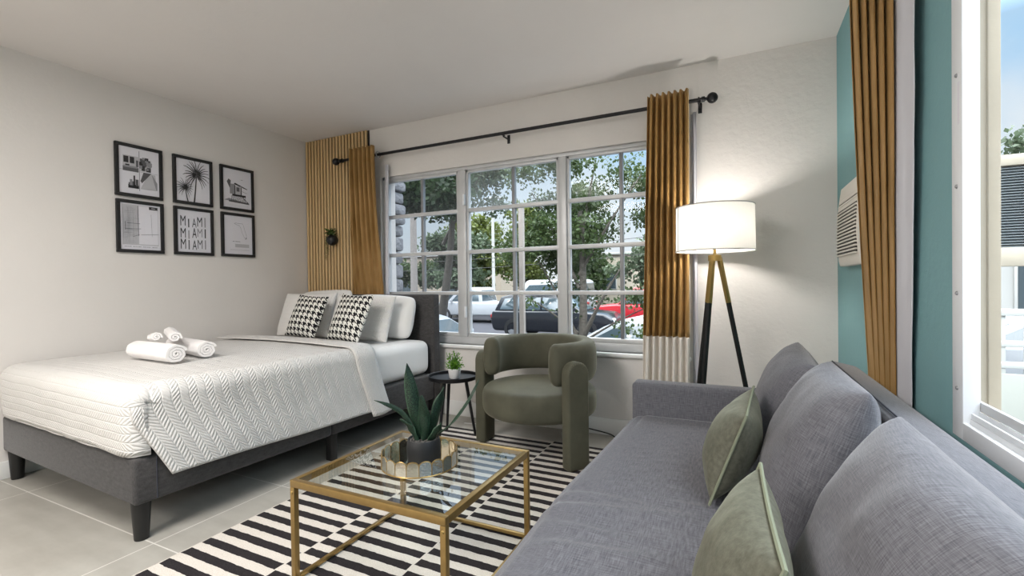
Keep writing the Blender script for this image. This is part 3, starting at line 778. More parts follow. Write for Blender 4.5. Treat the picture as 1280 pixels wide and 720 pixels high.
# ------------------------------------------------------------------ side table and little plant
sx_, sy_ = -1.838, 2.808
sd = thing('side_table', 'small round black tray table between the bed and the green armchair', 'side table', (sx_, sy_, RZ))
MB().lathe([(0, .405), (.168, .405), (.174, .408), (.178, .432), (.176, .434), (.173, .432), (.170, .413), (0, .413)], 56).build('table_top', W['black'], sd)
for a in (22, 142, 262):
    c, s = math.cos(R(a)), math.sin(R(a))
    MB().tube([(.09*c, .09*s, .4045), (.155*c, .155*s, 0)], [.0125, .009], 12).build('leg', W['black'], sd)
sp_ = thing('small_plant', 'tiny bright green artificial plant in a white pot on the black table', 'potted plant', (sx_+.022, sy_-.015, RZ+.4135))
MB().lathe([(0, 0), (.033, 0), (.037, .004), (.046, .068), (.044, .070), (.041, .066), (.040, .056), (0, .056)], 36).build('pot', W['wpot'], sp_)
st_ = MB(); lf = MB()
for k in range(60):
    a = random.random()*6.283; sp0 = random.uniform(.1, 1); tip = Vector((math.cos(a)*.075*sp0, math.sin(a)*.075*sp0, random.uniform(.11, .205)-.04*sp0))
    b0 = Vector((math.cos(a)*.018, math.sin(a)*.018, .056)); st_.tube([b0, (b0+tip)/2+Vector((0, 0, .012)), tip], .0011, 4)
    for j in range(13):
        t = random.uniform(.3, 1.0); c = b0.lerp(tip, t)+Vector((random.gauss(0, .008), random.gauss(0, .008), random.gauss(0, .007)))
        d = Vector((random.gauss(0, 1), random.gauss(0, 1), random.gauss(.4, .6))).normalized(); sv = d.cross(Vector((random.gauss(0, 1), random.gauss(0, 1), .3))).normalized(); l_ = random.uniform(.009, .016)
        lf.quad([c, c+d*l_*.5+sv*l_*.32, c+d*l_, c+d*l_*.5-sv*l_*.32])
st_.build('stems', W['dleaf'], sp_); tag(lf.build('leaves', W['sprig'], sp_, smooth=False), kind='stuff')

# ------------------------------------------------------------------ armchair
CX, CY = -1.183, 2.825
ch = thing('armchair', 'olive green velvet barrel armchair on three slab legs by the window', 'armchair', (CX, CY, 0), R(-18))
# local: front is -y after turning; angles below are measured locally from +x
def superell(w, h, n=24, p=3.2):
    out = []
    for k in range(n):
        a = 2*math.pi*k/n; c, s = math.cos(a), math.sin(a)
        out.append((math.copysign(abs(c)**(2/p), c)*w/2, math.copysign(abs(s)**(2/p), s)*h/2))
    return out
seat = MB()
prof = [(0, .252)]+[(.372-.075+.075*math.copysign(abs(math.cos(q))**.62, math.cos(q)), .341+.089*math.copysign(abs(math.sin(q))**.62, math.sin(q))) for q in [-math.pi/2+math.pi*t/18 for t in range(19)]]+[(.2, .437), (.08, .440), (0, .440)]
seat.lathe(prof, 64)
seat.build('seat', W['olive'], ch, angle=80)
bk = MB(); rings = []; sec = superell(.115, .252, 28, 3.0); RB = .318; zc = .602
a0, a1 = R(-30), R(210); N = 64
for i in range(-5, N+6):
    t = min(max(i/N, 0), 1); a = a0+(a1-a0)*t; sc = 1.0; ext = 0
    if i < 0: k = -i/5; sc = math.sqrt(max(.0004, 1-k*k)); ext = -k*.045
    if i > N: k = (i-N)/5; sc = math.sqrt(max(.0004, 1-k*k)); ext = k*.045
    rd = Vector((math.cos(a), math.sin(a), 0)); tg = Vector((-math.sin(a), math.cos(a), 0))
    c = rd*RB+tg*ext+Vector((0, 0, zc))
    rings.append([c+rd*(x*(sc**.8 if sc < 1 else 1))+Vector((0, 0, z*(.75+.25*sc if sc < 1 else 1)*(sc**.35))) for x, z in sec])
bk.loft(rings)
bk.build('backrest', W['olive'], ch, angle=80)
def slab(ang, r, w, t, z0, z1):
    a = R(ang); rd = Vector((math.cos(a), math.sin(a), 0)); tg = Vector((-math.sin(a), math.cos(a), 0)); pts = []
    rr = w/2*.96
    for x, z in [(-w/2, z0), (w/2, z0)]+[(w/2*math.cos(math.pi*k/14), z1-rr+rr*math.sin(math.pi*k/14)) for k in range(0, 15)]:
        pts.append(rd*(r-t/2)+tg*x+Vector((0, 0, z)))
    mb = MB(); mb.poly(pts, rd*t, .016, 3); return mb
for a, z0 in ((-18, RZ), (198, RZ), (90, .0008)):
    slab(a, .405, .148, .078, z0, .632 if a != 90 else .60).build('leg', W['olive'], ch, angle=50)

# ------------------------------------------------------------------ sofa
so = thing('sofa', 'long grey woven sofa along the teal wall seen from above its near end', 'sofa', (0, 0, 0))
def uvbuild(mb, nm, m, p, **k): return boxuv(mb.build(nm, m, p, **k))
S0, S1 = .22, 2.47                                   # near and far ends
sx0, sx1 = -.525, .335
def seatf(a, b):
    # rounded slab outline a: across profile, b: along
    y = S0+.115+(S1-.118-S0-.115)*b
    prof = [(.32, .30), (.32, .42), (.2, .428), (-.2, .428), (-.42, .425), (-.485, .415), (-.515, .395), (-.527, .36), (-.527, .30), (-.52, .235)]
    t = a*(len(prof)-1); i = min(int(t), len(prof)-2); f = t-i
    x = prof[i][0]*(1-f)+prof[i+1][0]*f; z = prof[i][1]*(1-f)+prof[i+1][1]*f
    if z > .38:
        z += .006*noise.noise(Vector((x*3, y*2.2, 0)))
        for (yc, kx, am, wd, xa, xb) in ((1.36, .20, .0085, .03, -.53, -.16), (1.27, .34, .010, .034, -.55, -.05), (1.18, .10, .006, .020, -.50, -.22), (1.06, .28, .008, .03, -.5, -.1), (1.50, -.1, .005, .022, -.3, .05), (.92, .12, .006, .03, -.5, -.12)):
            e_ = (y-yc-kx*(x+.5)-.02*math.sin(x*9))/wd; f_ = max(0, min(1, (x-xa)/.08))*max(0, min(1, (xb-x)/.14))
            z += am*math.exp(-e_*e_)*f_-.5*am*math.exp(-(e_-1.7)**2)*f_
    return Vector((x+.012*math.sin(y*3.3)*(1 if x < -.45 else 0)+.018*(y-1.3)*(1 if x < -.4 else 0), y, z))
se = MB(); se.grid(seatf, 54, 170, lambda a, b: (a*1.1, b*2)); 
se.build('seat', W['sofa'], so, angle=180, solid=.01)
bs = MB(); bs.box((-.50, S0+.02, .07), (.33, S1-.02, .24), .01); uvbuild(bs, 'base', W['sofa'], so)
def arm(y0, y1):
    mb = MB(); mb.box((-.485, y0, .06), (.33, y1, .588), .022, 4); return uvbuild(mb, 'arm', W['sofa'], so)
arm(S1-.115, S1); arm(S0, S0+.115)
bkp = [(.335, .25), (.347, .718), (.365, .732), (.458, .712), (.477, .692), (.478, .06), (.335, .06)]
mb = MB(); mb.poly([(x, S0+.01, z) for x, z in bkp], (0, S1-S0-.01, 0), .014, 3); uvbuild(mb, 'backrest', W['sofa'], so)
MB().tube([(.3665, S0+.03, .7335), (.3665, S1-.03, .7335)], .0022, 6).build('seam', W['spipe'], so)
for x in (-.44, .40):
    for y in (S0+.08, S1-.08): MB().box((x-.025, y-.025, RZ if x < 0 else .0095), (x+.025, y+.025, .072), .004).build('leg', W['blackp'], so)
GC = 'loose grey back cushions on the sofa'
cushion('back_cushion', 'loose grey back cushion at the far end of the sofa by the armrest', 'cushion', .54, .40, .20, W['sofad'], (.160, 2.05, .636), R(-19), R(-90), R(2), 21, group=GC, pinch=.03, p=3, q=.5, wr=.009)
cushion('back_cushion', 'loose grey back cushion in the middle of the sofa behind the farther green cushion', 'cushion', .58, .43, .20, W['sofad'], (.180, 1.465, .648), R(-20), R(-92), R(-2), 22, group=GC, pinch=.03, p=3, q=.5, wr=.011)
cushion('back_cushion', 'loose grey back cushion nearest the camera, cut by the picture edge', 'cushion', .62, .41, .19, W['sofad'], (.208, .845, .640), R(-22), R(-90), R(0), 23, group=GC, pinch=.03, p=3, q=.5, wr=.011)
GG = 'sage green piped cushions on the sofa'
cushion('scatter_cushion', 'sage green piped cushion leaning upright farther along the sofa seat', 'cushion', .42, .285, .155, W['sage'], (-.016, 1.655, .580), R(-20), R(-94), R(0), 24, W['pipe'], GG, pinch=.05, p=2.2, q=.6, wr=.009)
cushion('scatter_cushion', 'sage green piped cushion on the sofa seat nearest the camera', 'cushion', .40, .275, .14, W['sage'], (.000, .91, .574), R(-20), R(-88), R(0), 25, W['pipe'], GG, pinch=.05, p=2.2, q=.6, wr=.009)

# ------------------------------------------------------------------ floor lamp
LX, LY = -.122, 2.955
lp = thing('floor_lamp', 'tripod floor lamp with black legs and a lit white drum shade', 'floor lamp', (LX, LY, 0))
sh = MB(); sh.lathe([(.213, 1.262), (.210, 1.517)], 64)
sho = sh.build('lamp_shade', W['shade'], lp)
rb_ = MB()
for z, r in ((1.262, .2135), (1.517, .2105)): rb_.tube([(r*math.cos(2*math.pi*k/64), r*math.sin(2*math.pi*k/64), z) for k in range(65)], .003, 6, cap=False)
rb_.tube([(-.1909, -.0959, 1.262), (-.1882, -.0946, 1.517)], .0018, 6)
rb_.build('shade_trim', plain('grey_shade_trim', '9a9a98', .6), sho)
sk = MB(); sk.tube([(0, 0, 1.238), (0, 0, 1.335)], .009, 12); sk.tube([(0, 0, 1.31), (0, 0, 1.345)], .019, 14)
for k in range(3):
    a = R(30+120*k); sk.tube([(0, 0, 1.29), (.21*math.cos(a), .21*math.sin(a), 1.264)], .002, 6)
sk.build('socket', W['brass'], lp)
MB().ball((0, 0, 1.39), .032, 16).build('bulb', W['bulb'], lp)
MB().lathe([(0, 1.205), (.036, 1.205), (.036, 1.238), (.012, 1.242), (0, 1.242)], 24).build('hub', W['brass'], lp)
for a in (8, 128, 248):
    c, s = math.cos(R(a)), math.sin(R(a)); top = Vector((.024*c, .024*s, 1.225)); bot = Vector((.245*c, .245*s, .001)); mid = top.lerp(bot, .215)
    l = MB().tube([top.lerp(bot, .21), bot], [.0135, .0125], 4).build('leg', W['blackw'], lp)
    MB().tube([top, mid], [.0145, .0145], 4).build('leg_sleeve', W['brass'], l)

# ------------------------------------------------------------------ curtain rod and curtains
ry, rz_ = YB-.095, 2.232
cr = thing('curtain_rod', 'long black curtain rod with round finials above the window', 'curtain rod', (0, 0, 0))
MB().tube([(-3.27, ry, rz_), (-.20, ry, rz_)], .0125, 14).build('rod', W['black'], cr)
for x, s in ((-3.27, -1), (-.20, 1)):
    mb = MB(); mb.tube([(x, ry, rz_), (x+s*.018, ry, rz_), (x+s*.022, ry, rz_), (x+s*.035, ry, rz_)], [.017, .017, .010, .010], 14); mb.ball((x+s*.062, ry, rz_), .033, 20)
    mb.tube([(x-s*.02, ry, rz_), (x-s*.012, ry, rz_)], .019, 14)
    mb.build('finial', W['black'], cr)
for x in (-3.16, -1.60, -.215):
    mb = MB(); mb.box((x-.012, YB-.006 if x > -3 else YB-.03, rz_-.055), (x+.012, YB-.0005 if x > -3 else YB-.0245, rz_+.012), .002)
    mb.tube([(x, YB-.006 if x > -3 else YB-.03, rz_-.024), (x, ry, rz_-.024), (x, ry, rz_-.010)], .006, 8); mb.box((x-.009, ry-.016, rz_-.018), (x+.009, ry+.016, rz_-.0127), .002)
    mb.build('bracket', W['black'], cr)

def drape(pt, w, folds, amp, z0, z1, seed, nz=40, nx=None, tilt=None, spread=None):
    """pleated cloth grid: pt(s, off, z) gives the world point for the position s along it and the depth off"""
    mb = MB(); nx = nx or folds*14; rr = random.Random(seed); ph = [rr.uniform(-.5, .5) for _ in range(folds+2)]; am = [rr.uniform(.75, 1.2) for _ in range(folds+2)]
    def f(a, b):
        z = z1+(z0-z1)*b; k = a*folds; i = int(min(k, folds-1)); 
        wob = .25*noise.noise(Vector((a*6, z*1.3, seed)))
        s = math.sin(2*math.pi*(k+wob*b)); off = amp*(am[i]*(1-(k-i))+am[i+1]*(k-i))*math.copysign(abs(s)**.75, s)
        off += .006*noise.noise(Vector((a*15, z*5, seed+4)))*b
        return pt(a, off, z)
    mb.grid(f, nx, nz, lambda a, b: (a*w, b*(z1-z0))); return mb
# right hand curtain of the back window
def ptR(a, off, z):
    t = (2.29-z)/2.2
    x0 = -.522-.06*t*(1 if t > 0 else 0); x1 = -.272-.01*t
    return Vector((x0+(x1-x0)*a, ry-.052+off*(1 if z < 2.15 else .9), z))
cu = thing('curtain', 'gold velvet curtain with a white bottom band beside the lit floor lamp', 'curtain', (0, 0, 0))
drape(ptR, .6, 7, .030, .735, 2.292, 3).build('gold_panel', W['gcurt'], cu, angle=180, solid=.003)
drape(ptR, .6, 7, .030, .03, .735, 3).build('white_band', W['wcurt'], cu, angle=180, solid=.003)
MB().grid(lambda a, b: Vector((-.268+.035*a-.02*b*0, YB-.03-.05*a+.012*math.sin(9*a), 2.17-1.95*b)), 8, 20).build('lining', W['lining'], cu, angle=180, solid=.002)
# left hand curtain of the back window, its foot tucked behind the headboard
def ptL(a, off, z):
    t = min(1, max(0, (2.29-z)/1.25)); x0 = -3.10-.10*t; x1 = -2.815-.03*t
    return Vector((x0+(x1-x0)*a, ry-.062+(3.2425-ry+.062)*t**1.5+off*(1-.82*t), z))
cl = thing('curtain', 'brown gold velvet curtain hanging in front of the oak slats behind the headboard', 'curtain', (0, 0, 0))
drape(ptL, .6, 6, .038, .63, 2.292, 5, nx=110).build('gold_panel', W['gcurt'], cl, angle=180, solid=.003)
MB().grid(lambda a, b: Vector((-2.80+.035*a-.03*b, YB-.04+.012*b+.008*math.sin(7*a), 2.15-1.4*b)), 6, 20).build('lining', W['lining'], cl, angle=180, solid=.002)
gm = MB(); gm.tube([(-2.83, ry+.026*math.cos(t*math.pi/12), rz_+.026*math.sin(t*math.pi/12)) for t in range(25)], .005, 8, cap=False)
gm.build('grommet', W['rim'], cl)
# curtain at the right window, folded back so its pale lining shows
def ptW(a, off, z):
    t = min(1.15, max(0, (2.4-z)/1.7)); k = min(1, t)**1.5
    p0 = Vector((.383, 2.16)).lerp(Vector((.494, 2.42)), k); p1 = Vector((.460, 1.93)).lerp(Vector((.504, 2.11)), k)
    p = p0.lerp(p1, a)
    return Vector((p.x+.10*off*(1-k), p.y+off, z))
cw = thing('curtain', 'gold velvet curtain with pale lining hanging at the teal wall behind the sofa', 'curtain', (0, 0, 0))
drape(ptW, .6, 5, .040, .42, 2.40, 8, nx=110).build('gold_panel', W['gcurt'], cw, angle=180, solid=.003)
def ptWl(a, b):
    z = 2.40-1.98*b; t = min(1.15, (2.4-z)/1.7); k = min(1, t)**1.5
    p = Vector((.455, 1.985)).lerp(Vector((.508, 2.13)), k).lerp(Vector((.487, 1.83)).lerp(Vector((.511, 1.94)), k), a)
    return Vector((p.x+.003*math.sin(a*9)*(1-k), p.y+.014*noise.noise(Vector((a*4, z*4, 3)))+.01*math.sin(a*7+z*2), z))
MB().grid(ptWl, 24, 40).build('lining', W['lining'], cw, angle=180, solid=.002)
c2 = thing('curtain_rod', 'black rod carrying the gold curtain at the teal wall window', 'curtain rod', (0, 0, 0))
mb = MB(); mb.tube([(.506, 2.45, 2.345), (.506, -.6, 2.345)], .0125, 12); mb.build('rod', W['black'], c2)
mb = MB(); mb.ball((.494, 2.48, 2.345), .026, 16); mb.build('finial', W['black'], c2)
for y in (2.36, -.5):
    mb = MB(); mb.tube([(.522, y, 2.325), (.506, y, 2.325)], .006, 8); mb.build('bracket', W['black'], c2)

# ------------------------------------------------------------------ air conditioner through the teal wall
ac = thing('air_conditioner', 'white through-the-wall air conditioner half hidden by the gold curtain', 'air conditioner', (XR, 0, 0))
y0, y1 = 2.50, 2.97; d = .05
mb = MB(); mb.poly([(-.0005, y0, 1.155), (-.040, y0, 1.155), (-d+.004, y0, 1.185), (-d-.004, y0, 1.30), (-d, y0, 1.435), (-.034, y0, 1.56), (-.0005, y0, 1.575)], (0, y1-y0, 0), .006, 2)
mb.build('casing', W['acw'], ac)
gr, gd = MB(), MB()
for k in range(14):
    z = 1.205+k*.0165; xx = -d-.0035 if z < 1.3 else -d-.0035+(z-1.3)*.03
    gr.box((xx-.006, y0+.02, z), (xx+.004, y1-.02, z+.008), .001, 1)
    gd.box((xx-.0012, y0+.02, z+.008), (xx+.004, y1-.02, z+.0165))
for k in range(5):
    t = k/5; z = 1.455+t*.09; xx = -d+.003+(z-1.435)*.19
    gr.box((xx-.007, y0+.02, z), (xx+.003, y1-.02, z+.008), .001, 1); gd.box((xx-.0025, y0+.02, z+.008), (xx+.003, y1-.02, z+.018))
gr.build('grille', W['acw'], ac); gd.build('grille_gaps', W['acd'], ac)
MB().tube([(XR-.008, 2.50, .80), (XR-.014, 2.49, .84), (XR-.016, 2.48, .76), (XR-.016, 2.475, .66), (XR-.020, 2.48, .004)], .004, 8).build('power_cable', W['cord'])
tag(bpy.data.objects['power_cable'], 'pale cord looping down the teal wall beside the gold curtain', 'cord')

# ------------------------------------------------------------------ wall planter on the slats
wp = thing('wall_planter', 'small round black planter with trailing green stems on the oak slats', 'planter', (-3.415, YB-.026, 1.515))
mb = MB(); mb.ball((0, -.052, 0), .052, 24, sc=(1, 1, 1)); mb.build('bowl', W['blackp'], wp)
tg = MB()
for k in range(190):
    a = random.uniform(0, 6.283); r = random.uniform(0, .05); c = Vector((r*math.cos(a)-.008, -.055+r*math.sin(a)*.8, .045+random.uniform(-.005, .05)))
    dd = Vector((random.gauss(0, 1), random.gauss(0, 1), random.gauss(.5, .7))).normalized(); sv = dd.orthogonal().normalized(); l_ = random.uniform(.014, .03)
    tg.quad([c, c+dd*l_*.5+sv*l_*.25, c+dd*l_, c+dd*l_*.5-sv*l_*.25])
for s_ in range(6):
    x = -.05+.009*s_+random.uniform(-.005, .005); ln = random.uniform(.08, .235) if s_ < 4 else .06; y = -.06+random.uniform(-.02, .02)
    tg.tube([(x*.6, y, .05), (x-.012, y-.01, .035), (x-.016, y-.01, -ln*.5), (x-.012, y-.008, -ln)], .0014, 4)
    for q in range(int(ln/.006)):
        c = Vector((x-.014+random.uniform(-.007, .007), y-.01+random.uniform(-.007, .007), .03-q*.0065)); l_ = .010
        dd = Vector((random.gauss(0, 1), random.gauss(0, 1), -.4)).normalized(); sv = dd.orthogonal().normalized()
        tg.quad([c, c+dd*l_*.5+sv*l_*.35, c+dd*l_, c+dd*l_*.5-sv*l_*.35])
tag(tg.build('trailing_leaves', W['succ'], wp, smooth=False), kind='stuff')

# ------------------------------------------------------------------ cords on the floor
def cordobj(pts, r, m, label, nm='floor_cable'):
    P = [Vector(p) for p in pts]; out = []
    for i in range(len(P)-1):
        p0, p1, p2, p3 = P[max(i-1, 0)], P[i], P[i+1], P[min(i+2, len(P)-1)]
        for k in range(8):
            t = k/8; out.append(.5*((2*p1)+(p2-p0)*t+(2*p0-5*p1+4*p2-p3)*t*t+(3*p1-p0-3*p2+p3)*t**3))
    out.append(P[-1]); return tag(MB().tube(out, r, 8).build(nm, m), label, 'cord')
cordobj([(-1.93, 3.10, .004), (-1.84, 3.12, .004), (-1.76, 3.15, .01), (-1.735, 3.225, .10), (-1.72, 3.24, .24), (-1.66, 3.24, .27), (-1.60, 3.25, .27)], .0035, W['cord'], 'thin pale cord running up the wall behind the black side table')
cordobj([(-1.00, 3.22, .05), (-.93, 3.215, .045), (-.80, 3.20, .03), (-.72, 3.14, .006), (-.60, 3.05, .005), (-.45, 2.96, .005), (-.30, 2.9, .005)], .0045, W['blackp'], 'black cord lying on the floor behind the armchair leg')

# ------------------------------------------------------------------ unseen overhead fill lights, added to brighten the room
for (x, y, lab, en) in ((-1.75, .15, 'unseen round fill light added to the ceiling in the middle of the room', 60), (-1.75, -1.85, 'round fill light added to the ceiling at the unseen end of the room', 92)):
    cl_ = thing('added_fill_light', lab, 'added fill light', (x, y, H))
    MB().lathe([(0, -.001), (.60, -.001), (.61, -.012), (.61, -.035), (.595, -.04), (0, -.04)], 64).build('housing', W['white'], cl_)
    MB().lathe([(0, -.062), (.35, -.060), (.52, -.052), (.592, -.041)], 64).build('diffuser', m_emit('fill_light_diffuser', 'fff4e6', 2.), cl_)
    ld = bpy.data.lights.new('fill_lamp', 'AREA'); ld.shape = 'DISK'; ld.size = 1.16; ld.energy = en; ld.color = (1, .965, .935); ld.spread = R(180)
    lo = bpy.data.objects.new('fill_lamp', ld); C.objects.link(lo); lo.parent = cl_; lo.location = (0, 0, -.066)
pld = bpy.data.lights.new('bulb_light', 'POINT'); pld.energy = 92; pld.shadow_soft_size = .034; pld.color = (1, .955, .90)
plo = bpy.data.objects.new('bulb_light', pld); C.objects.link(plo); plo.parent = lp; plo.location = (0, 0, 1.39)
# ------------------------------------------------------------------ outside: street beyond the back window
GZ = -1.0
struct(MB().box((-70, 5.2, GZ-.1), (25, 70, GZ)).build('street', W['asphalt'], smooth=False))
struct(MB().box((-30, 3.6, GZ-.1), (XR+.6, 5.2, GZ+.06), .01).build('pavement', W['walk'], smooth=False))
struct(MB().box((XR+.6, -8, GZ-.1), (25, 5.2, GZ+.01)).build('pavement_side', W['walk'], smooth=False))

def vehicle(name, label, loc, rz, Wd, lower, cab, wins, wheels, wr, paint, group=None, extra=None):
    """side outline in x (length, front at +x) and z; lower body, tapered cabin, windows, wheels, lamps"""
    v = thing(name, label, 'car', (loc[0], loc[1], GZ), rz, group)
    mb = MB(); mb.poly([(x, -Wd/2, z) for x, z in lower], (0, Wd, 0), .07, 3); mb.build('body', paint, v)
    zb_, zt_ = min(z for x, z in cab), max(z for x, z in cab)
    hw = lambda z: Wd*(.475-.085*(z-zb_)/(zt_-zb_))
    rings = [[(x, sgn*hw(z), z) for x, z in cab] for sgn in (-1, 1)]
    mb = MB(); tb = bmesh.new(); a = [tb.verts.new(p) for p in rings[0]]; b = [tb.verts.new(p) for p in rings[1]]; k_ = len(a)
    tb.faces.new(a[::-1]); tb.faces.new(b)
    for i in range(k_): tb.faces.new((a[i], a[(i+1) % k_], b[(i+1) % k_], b[i]))
    bmesh.ops.recalc_face_normals(tb, faces=tb.faces); bmesh.ops.bevel(tb, geom=list(tb.edges), offset=.045, segments=2, affect='EDGES', profile=.5); mb._merge(tb)
    mb.build('cabin', paint, v)
    for wn in wins:
        for sgn in (-1, 1):
            mb = MB(); mb.poly([(x, sgn*(hw(z)+.004), z) for x, z in wn], (0, sgn*.008, 0), .002, 1); mb.build('side_window', W['cglass'], v)
    # windscreen and rear window along the sloping ends of the cabin
    for (p, q, nm) in ((cab[0], cab[1], 'rear_window'), (cab[-1], cab[-2], 'windscreen')):
        p1 = (p[0]+(q[0]-p[0])*.14, p[1]+(q[1]-p[1])*.14); q1 = (p[0]+(q[0]-p[0])*.88, p[1]+(q[1]-p[1])*.88); s_ = .012 if nm == 'windscreen' else -.012
        mb = MB(); mb.poly([(p1[0], -hw(p1[1])*.88, p1[1]), (p1[0], hw(p1[1])*.88, p1[1]), (q1[0], hw(q1[1])*.86, q1[1]), (q1[0], -hw(q1[1])*.86, q1[1])], (s_, 0, .006), .002, 1); mb.build(nm, W['cglass'], v)
    for x in wheels:
        for sgn in (-1, 1):
            w_ = MB(); rot = Matrix.Translation((x, sgn*(Wd/2-.09), wr)) @ Matrix.Rotation(R(90), 4, 'X')
            w_.lathe([(wr*.62, -.1), (wr*.95, -.1), (wr, -.07), (wr, .07), (wr*.95, .1), (wr*.62, .1)], 28); w_.bm.transform(rot); wo = w_.build('wheel', W['tyre'], v)
            h_ = MB(); h_.lathe([(0, -.085), (wr*.2, -.09), (wr*.62, -.07), (wr*.62, .07), (wr*.2, .09), (0, .085)], 20); h_.bm.transform(rot); h_.build('hub_cap', W['rim'], wo)
    xf, xr_ = max(x for x, z in lower), min(x for x, z in lower); zm = max(z for x, z in lower)
    for sgn in (-1, 1):
        MB().box((xf-.16, sgn*(Wd/2-.30)-.17, zm*.66), (xf-.02, sgn*(Wd/2-.30)+.17, zm*.66+.13), .03).build('head_light', W['headl'], v)
        MB().box((xr_+.0, sgn*(Wd/2-.16)-.15, zm*.72), (xr_+.14, sgn*(Wd/2-.16)+.17, zm*.72+.15), .03).build('tail_light', W['tail'], v)
        MB().box((cab[-1][0]-.42, sgn*(Wd/2+.06)-.08, cab[-1][1]+.02), (cab[-1][0]-.30, sgn*(Wd/2+.06)+.08, cab[-1][1]+.16), .03).build('wing_mirror', paint, v)
    if extra: extra(v)
    return v
sed_low = [(-2.3, .30), (-2.33, .62), (-2.25, .93), (-1.5, .98), (1.0, .96), (1.9, .86), (2.25, .70), (2.32, .45), (2.25, .25), (-2.2, .24)]
sed_cab = [(-1.75, .93), (-1.0, 1.40), (-.5, 1.47), (.1, 1.44), (.45, 1.36), (1.25, .92)]
sed_win = [[(-1.25, 1.0), (-.86, 1.33), (-.35, 1.38), (-.35, 1.0)], [(-.27, 1.0), (-.27, 1.38), (.36, 1.30), (.92, 1.0)]]
suv_low = [(-2.3, .38), (-2.38, .75), (-2.3, 1.05), (1.05, 1.06), (2.0, .98), (2.32, .80), (2.36, .45), (2.25, .30), (-2.2, .30)]
suv_cab = [(-2.25, 1.0), (-2.0, 1.56), (-1.6, 1.66), (.2, 1.66), (.5, 1.60), (1.25, 1.0)]
suv_win = [[(-2.0, 1.1), (-1.82, 1.50), (-1.35, 1.55), (-1.35, 1.1)], [(-1.27, 1.1), (-1.27, 1.55), (-.35, 1.55), (-.35, 1.1)], [(-.27, 1.1), (-.27, 1.55), (.32, 1.50), (.9, 1.1)]]
pk_low = [(-2.75, .50), (-2.78, .95), (-2.7, 1.08), (.3, 1.1), (1.7, 1.12), (2.5, 1.05), (2.72, .85), (2.75, .5), (2.6, .38), (-2.65, .42)]
pk_cab = [(-.55, 1.05), (-.40, 1.80), (-.2, 1.88), (.75, 1.88), (.95, 1.82), (1.65, 1.08)]
pk_win = [[(-.38, 1.16), (-.27, 1.70), (.2, 1.74), (.2, 1.16)], [(.28, 1.16), (.28, 1.74), (.82, 1.70), (1.32, 1.16)]]
def step(v): MB().box((-1.0, -.98, .34), (.9, -.86, .42), .02).build('side_step', W['wood'], v)
def cap(v):
    MB().box((-2.7, -.84, 1.10), (-.58, .84, 2.16), .07, 3).build('cargo_cover', W['pwhite'], v)
    MB().box((-2.3, -.852, 1.55), (-1.0, -.842, 1.95), .004).build('cover_window', W['cglass'], v); step(v)
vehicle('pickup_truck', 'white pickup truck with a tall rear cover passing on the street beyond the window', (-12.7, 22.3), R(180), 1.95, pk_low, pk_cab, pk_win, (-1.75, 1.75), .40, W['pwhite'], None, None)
vehicle('van', 'white van on the street beyond the black car', (-10.0, 25.6), R(180), 1.95, [(-2.6, .4), (-2.65, 1.2), (1.6, 1.2), (2.4, 1.0), (2.55, .7), (2.5, .35)], [(-2.58, 1.1), (-2.45, 2.15), (-2.2, 2.25), (.9, 2.25), (1.1, 2.18), (1.9, 1.12)], [[(-2.3, 1.35), (-2.25, 1.95), (-1.0, 1.98), (-1.0, 1.35)], [(-.8, 1.35), (-.8, 1.98), (.9, 1.95), (1.4, 1.35)]], (-1.6, 1.6), .38, W['pwhite'])
vehicle('sport_utility_car', 'black sport utility car on the street behind the slender tree', (-6.15, 16.6), R(0), 1.9, suv_low, suv_cab, suv_win, (-1.42, 1.42), .38, W['pblack'])
vehicle('pickup_truck', 'red pickup truck at the right edge of the window next to the gold curtain', (-3.0, 20.6), R(180), 1.95, pk_low, pk_cab, pk_win, (-1.75, 1.75), .40, W['pred'])
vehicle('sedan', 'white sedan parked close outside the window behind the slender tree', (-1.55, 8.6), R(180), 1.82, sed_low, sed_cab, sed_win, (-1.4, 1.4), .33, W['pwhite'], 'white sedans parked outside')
vehicle('sedan', 'white sedan with its windscreen beside the headboard edge, seen through the window', (-6.35, 8.1), R(0), 1.82, sed_low, sed_cab, sed_win, (-1.4, 1.4), .33, W['psilver'])

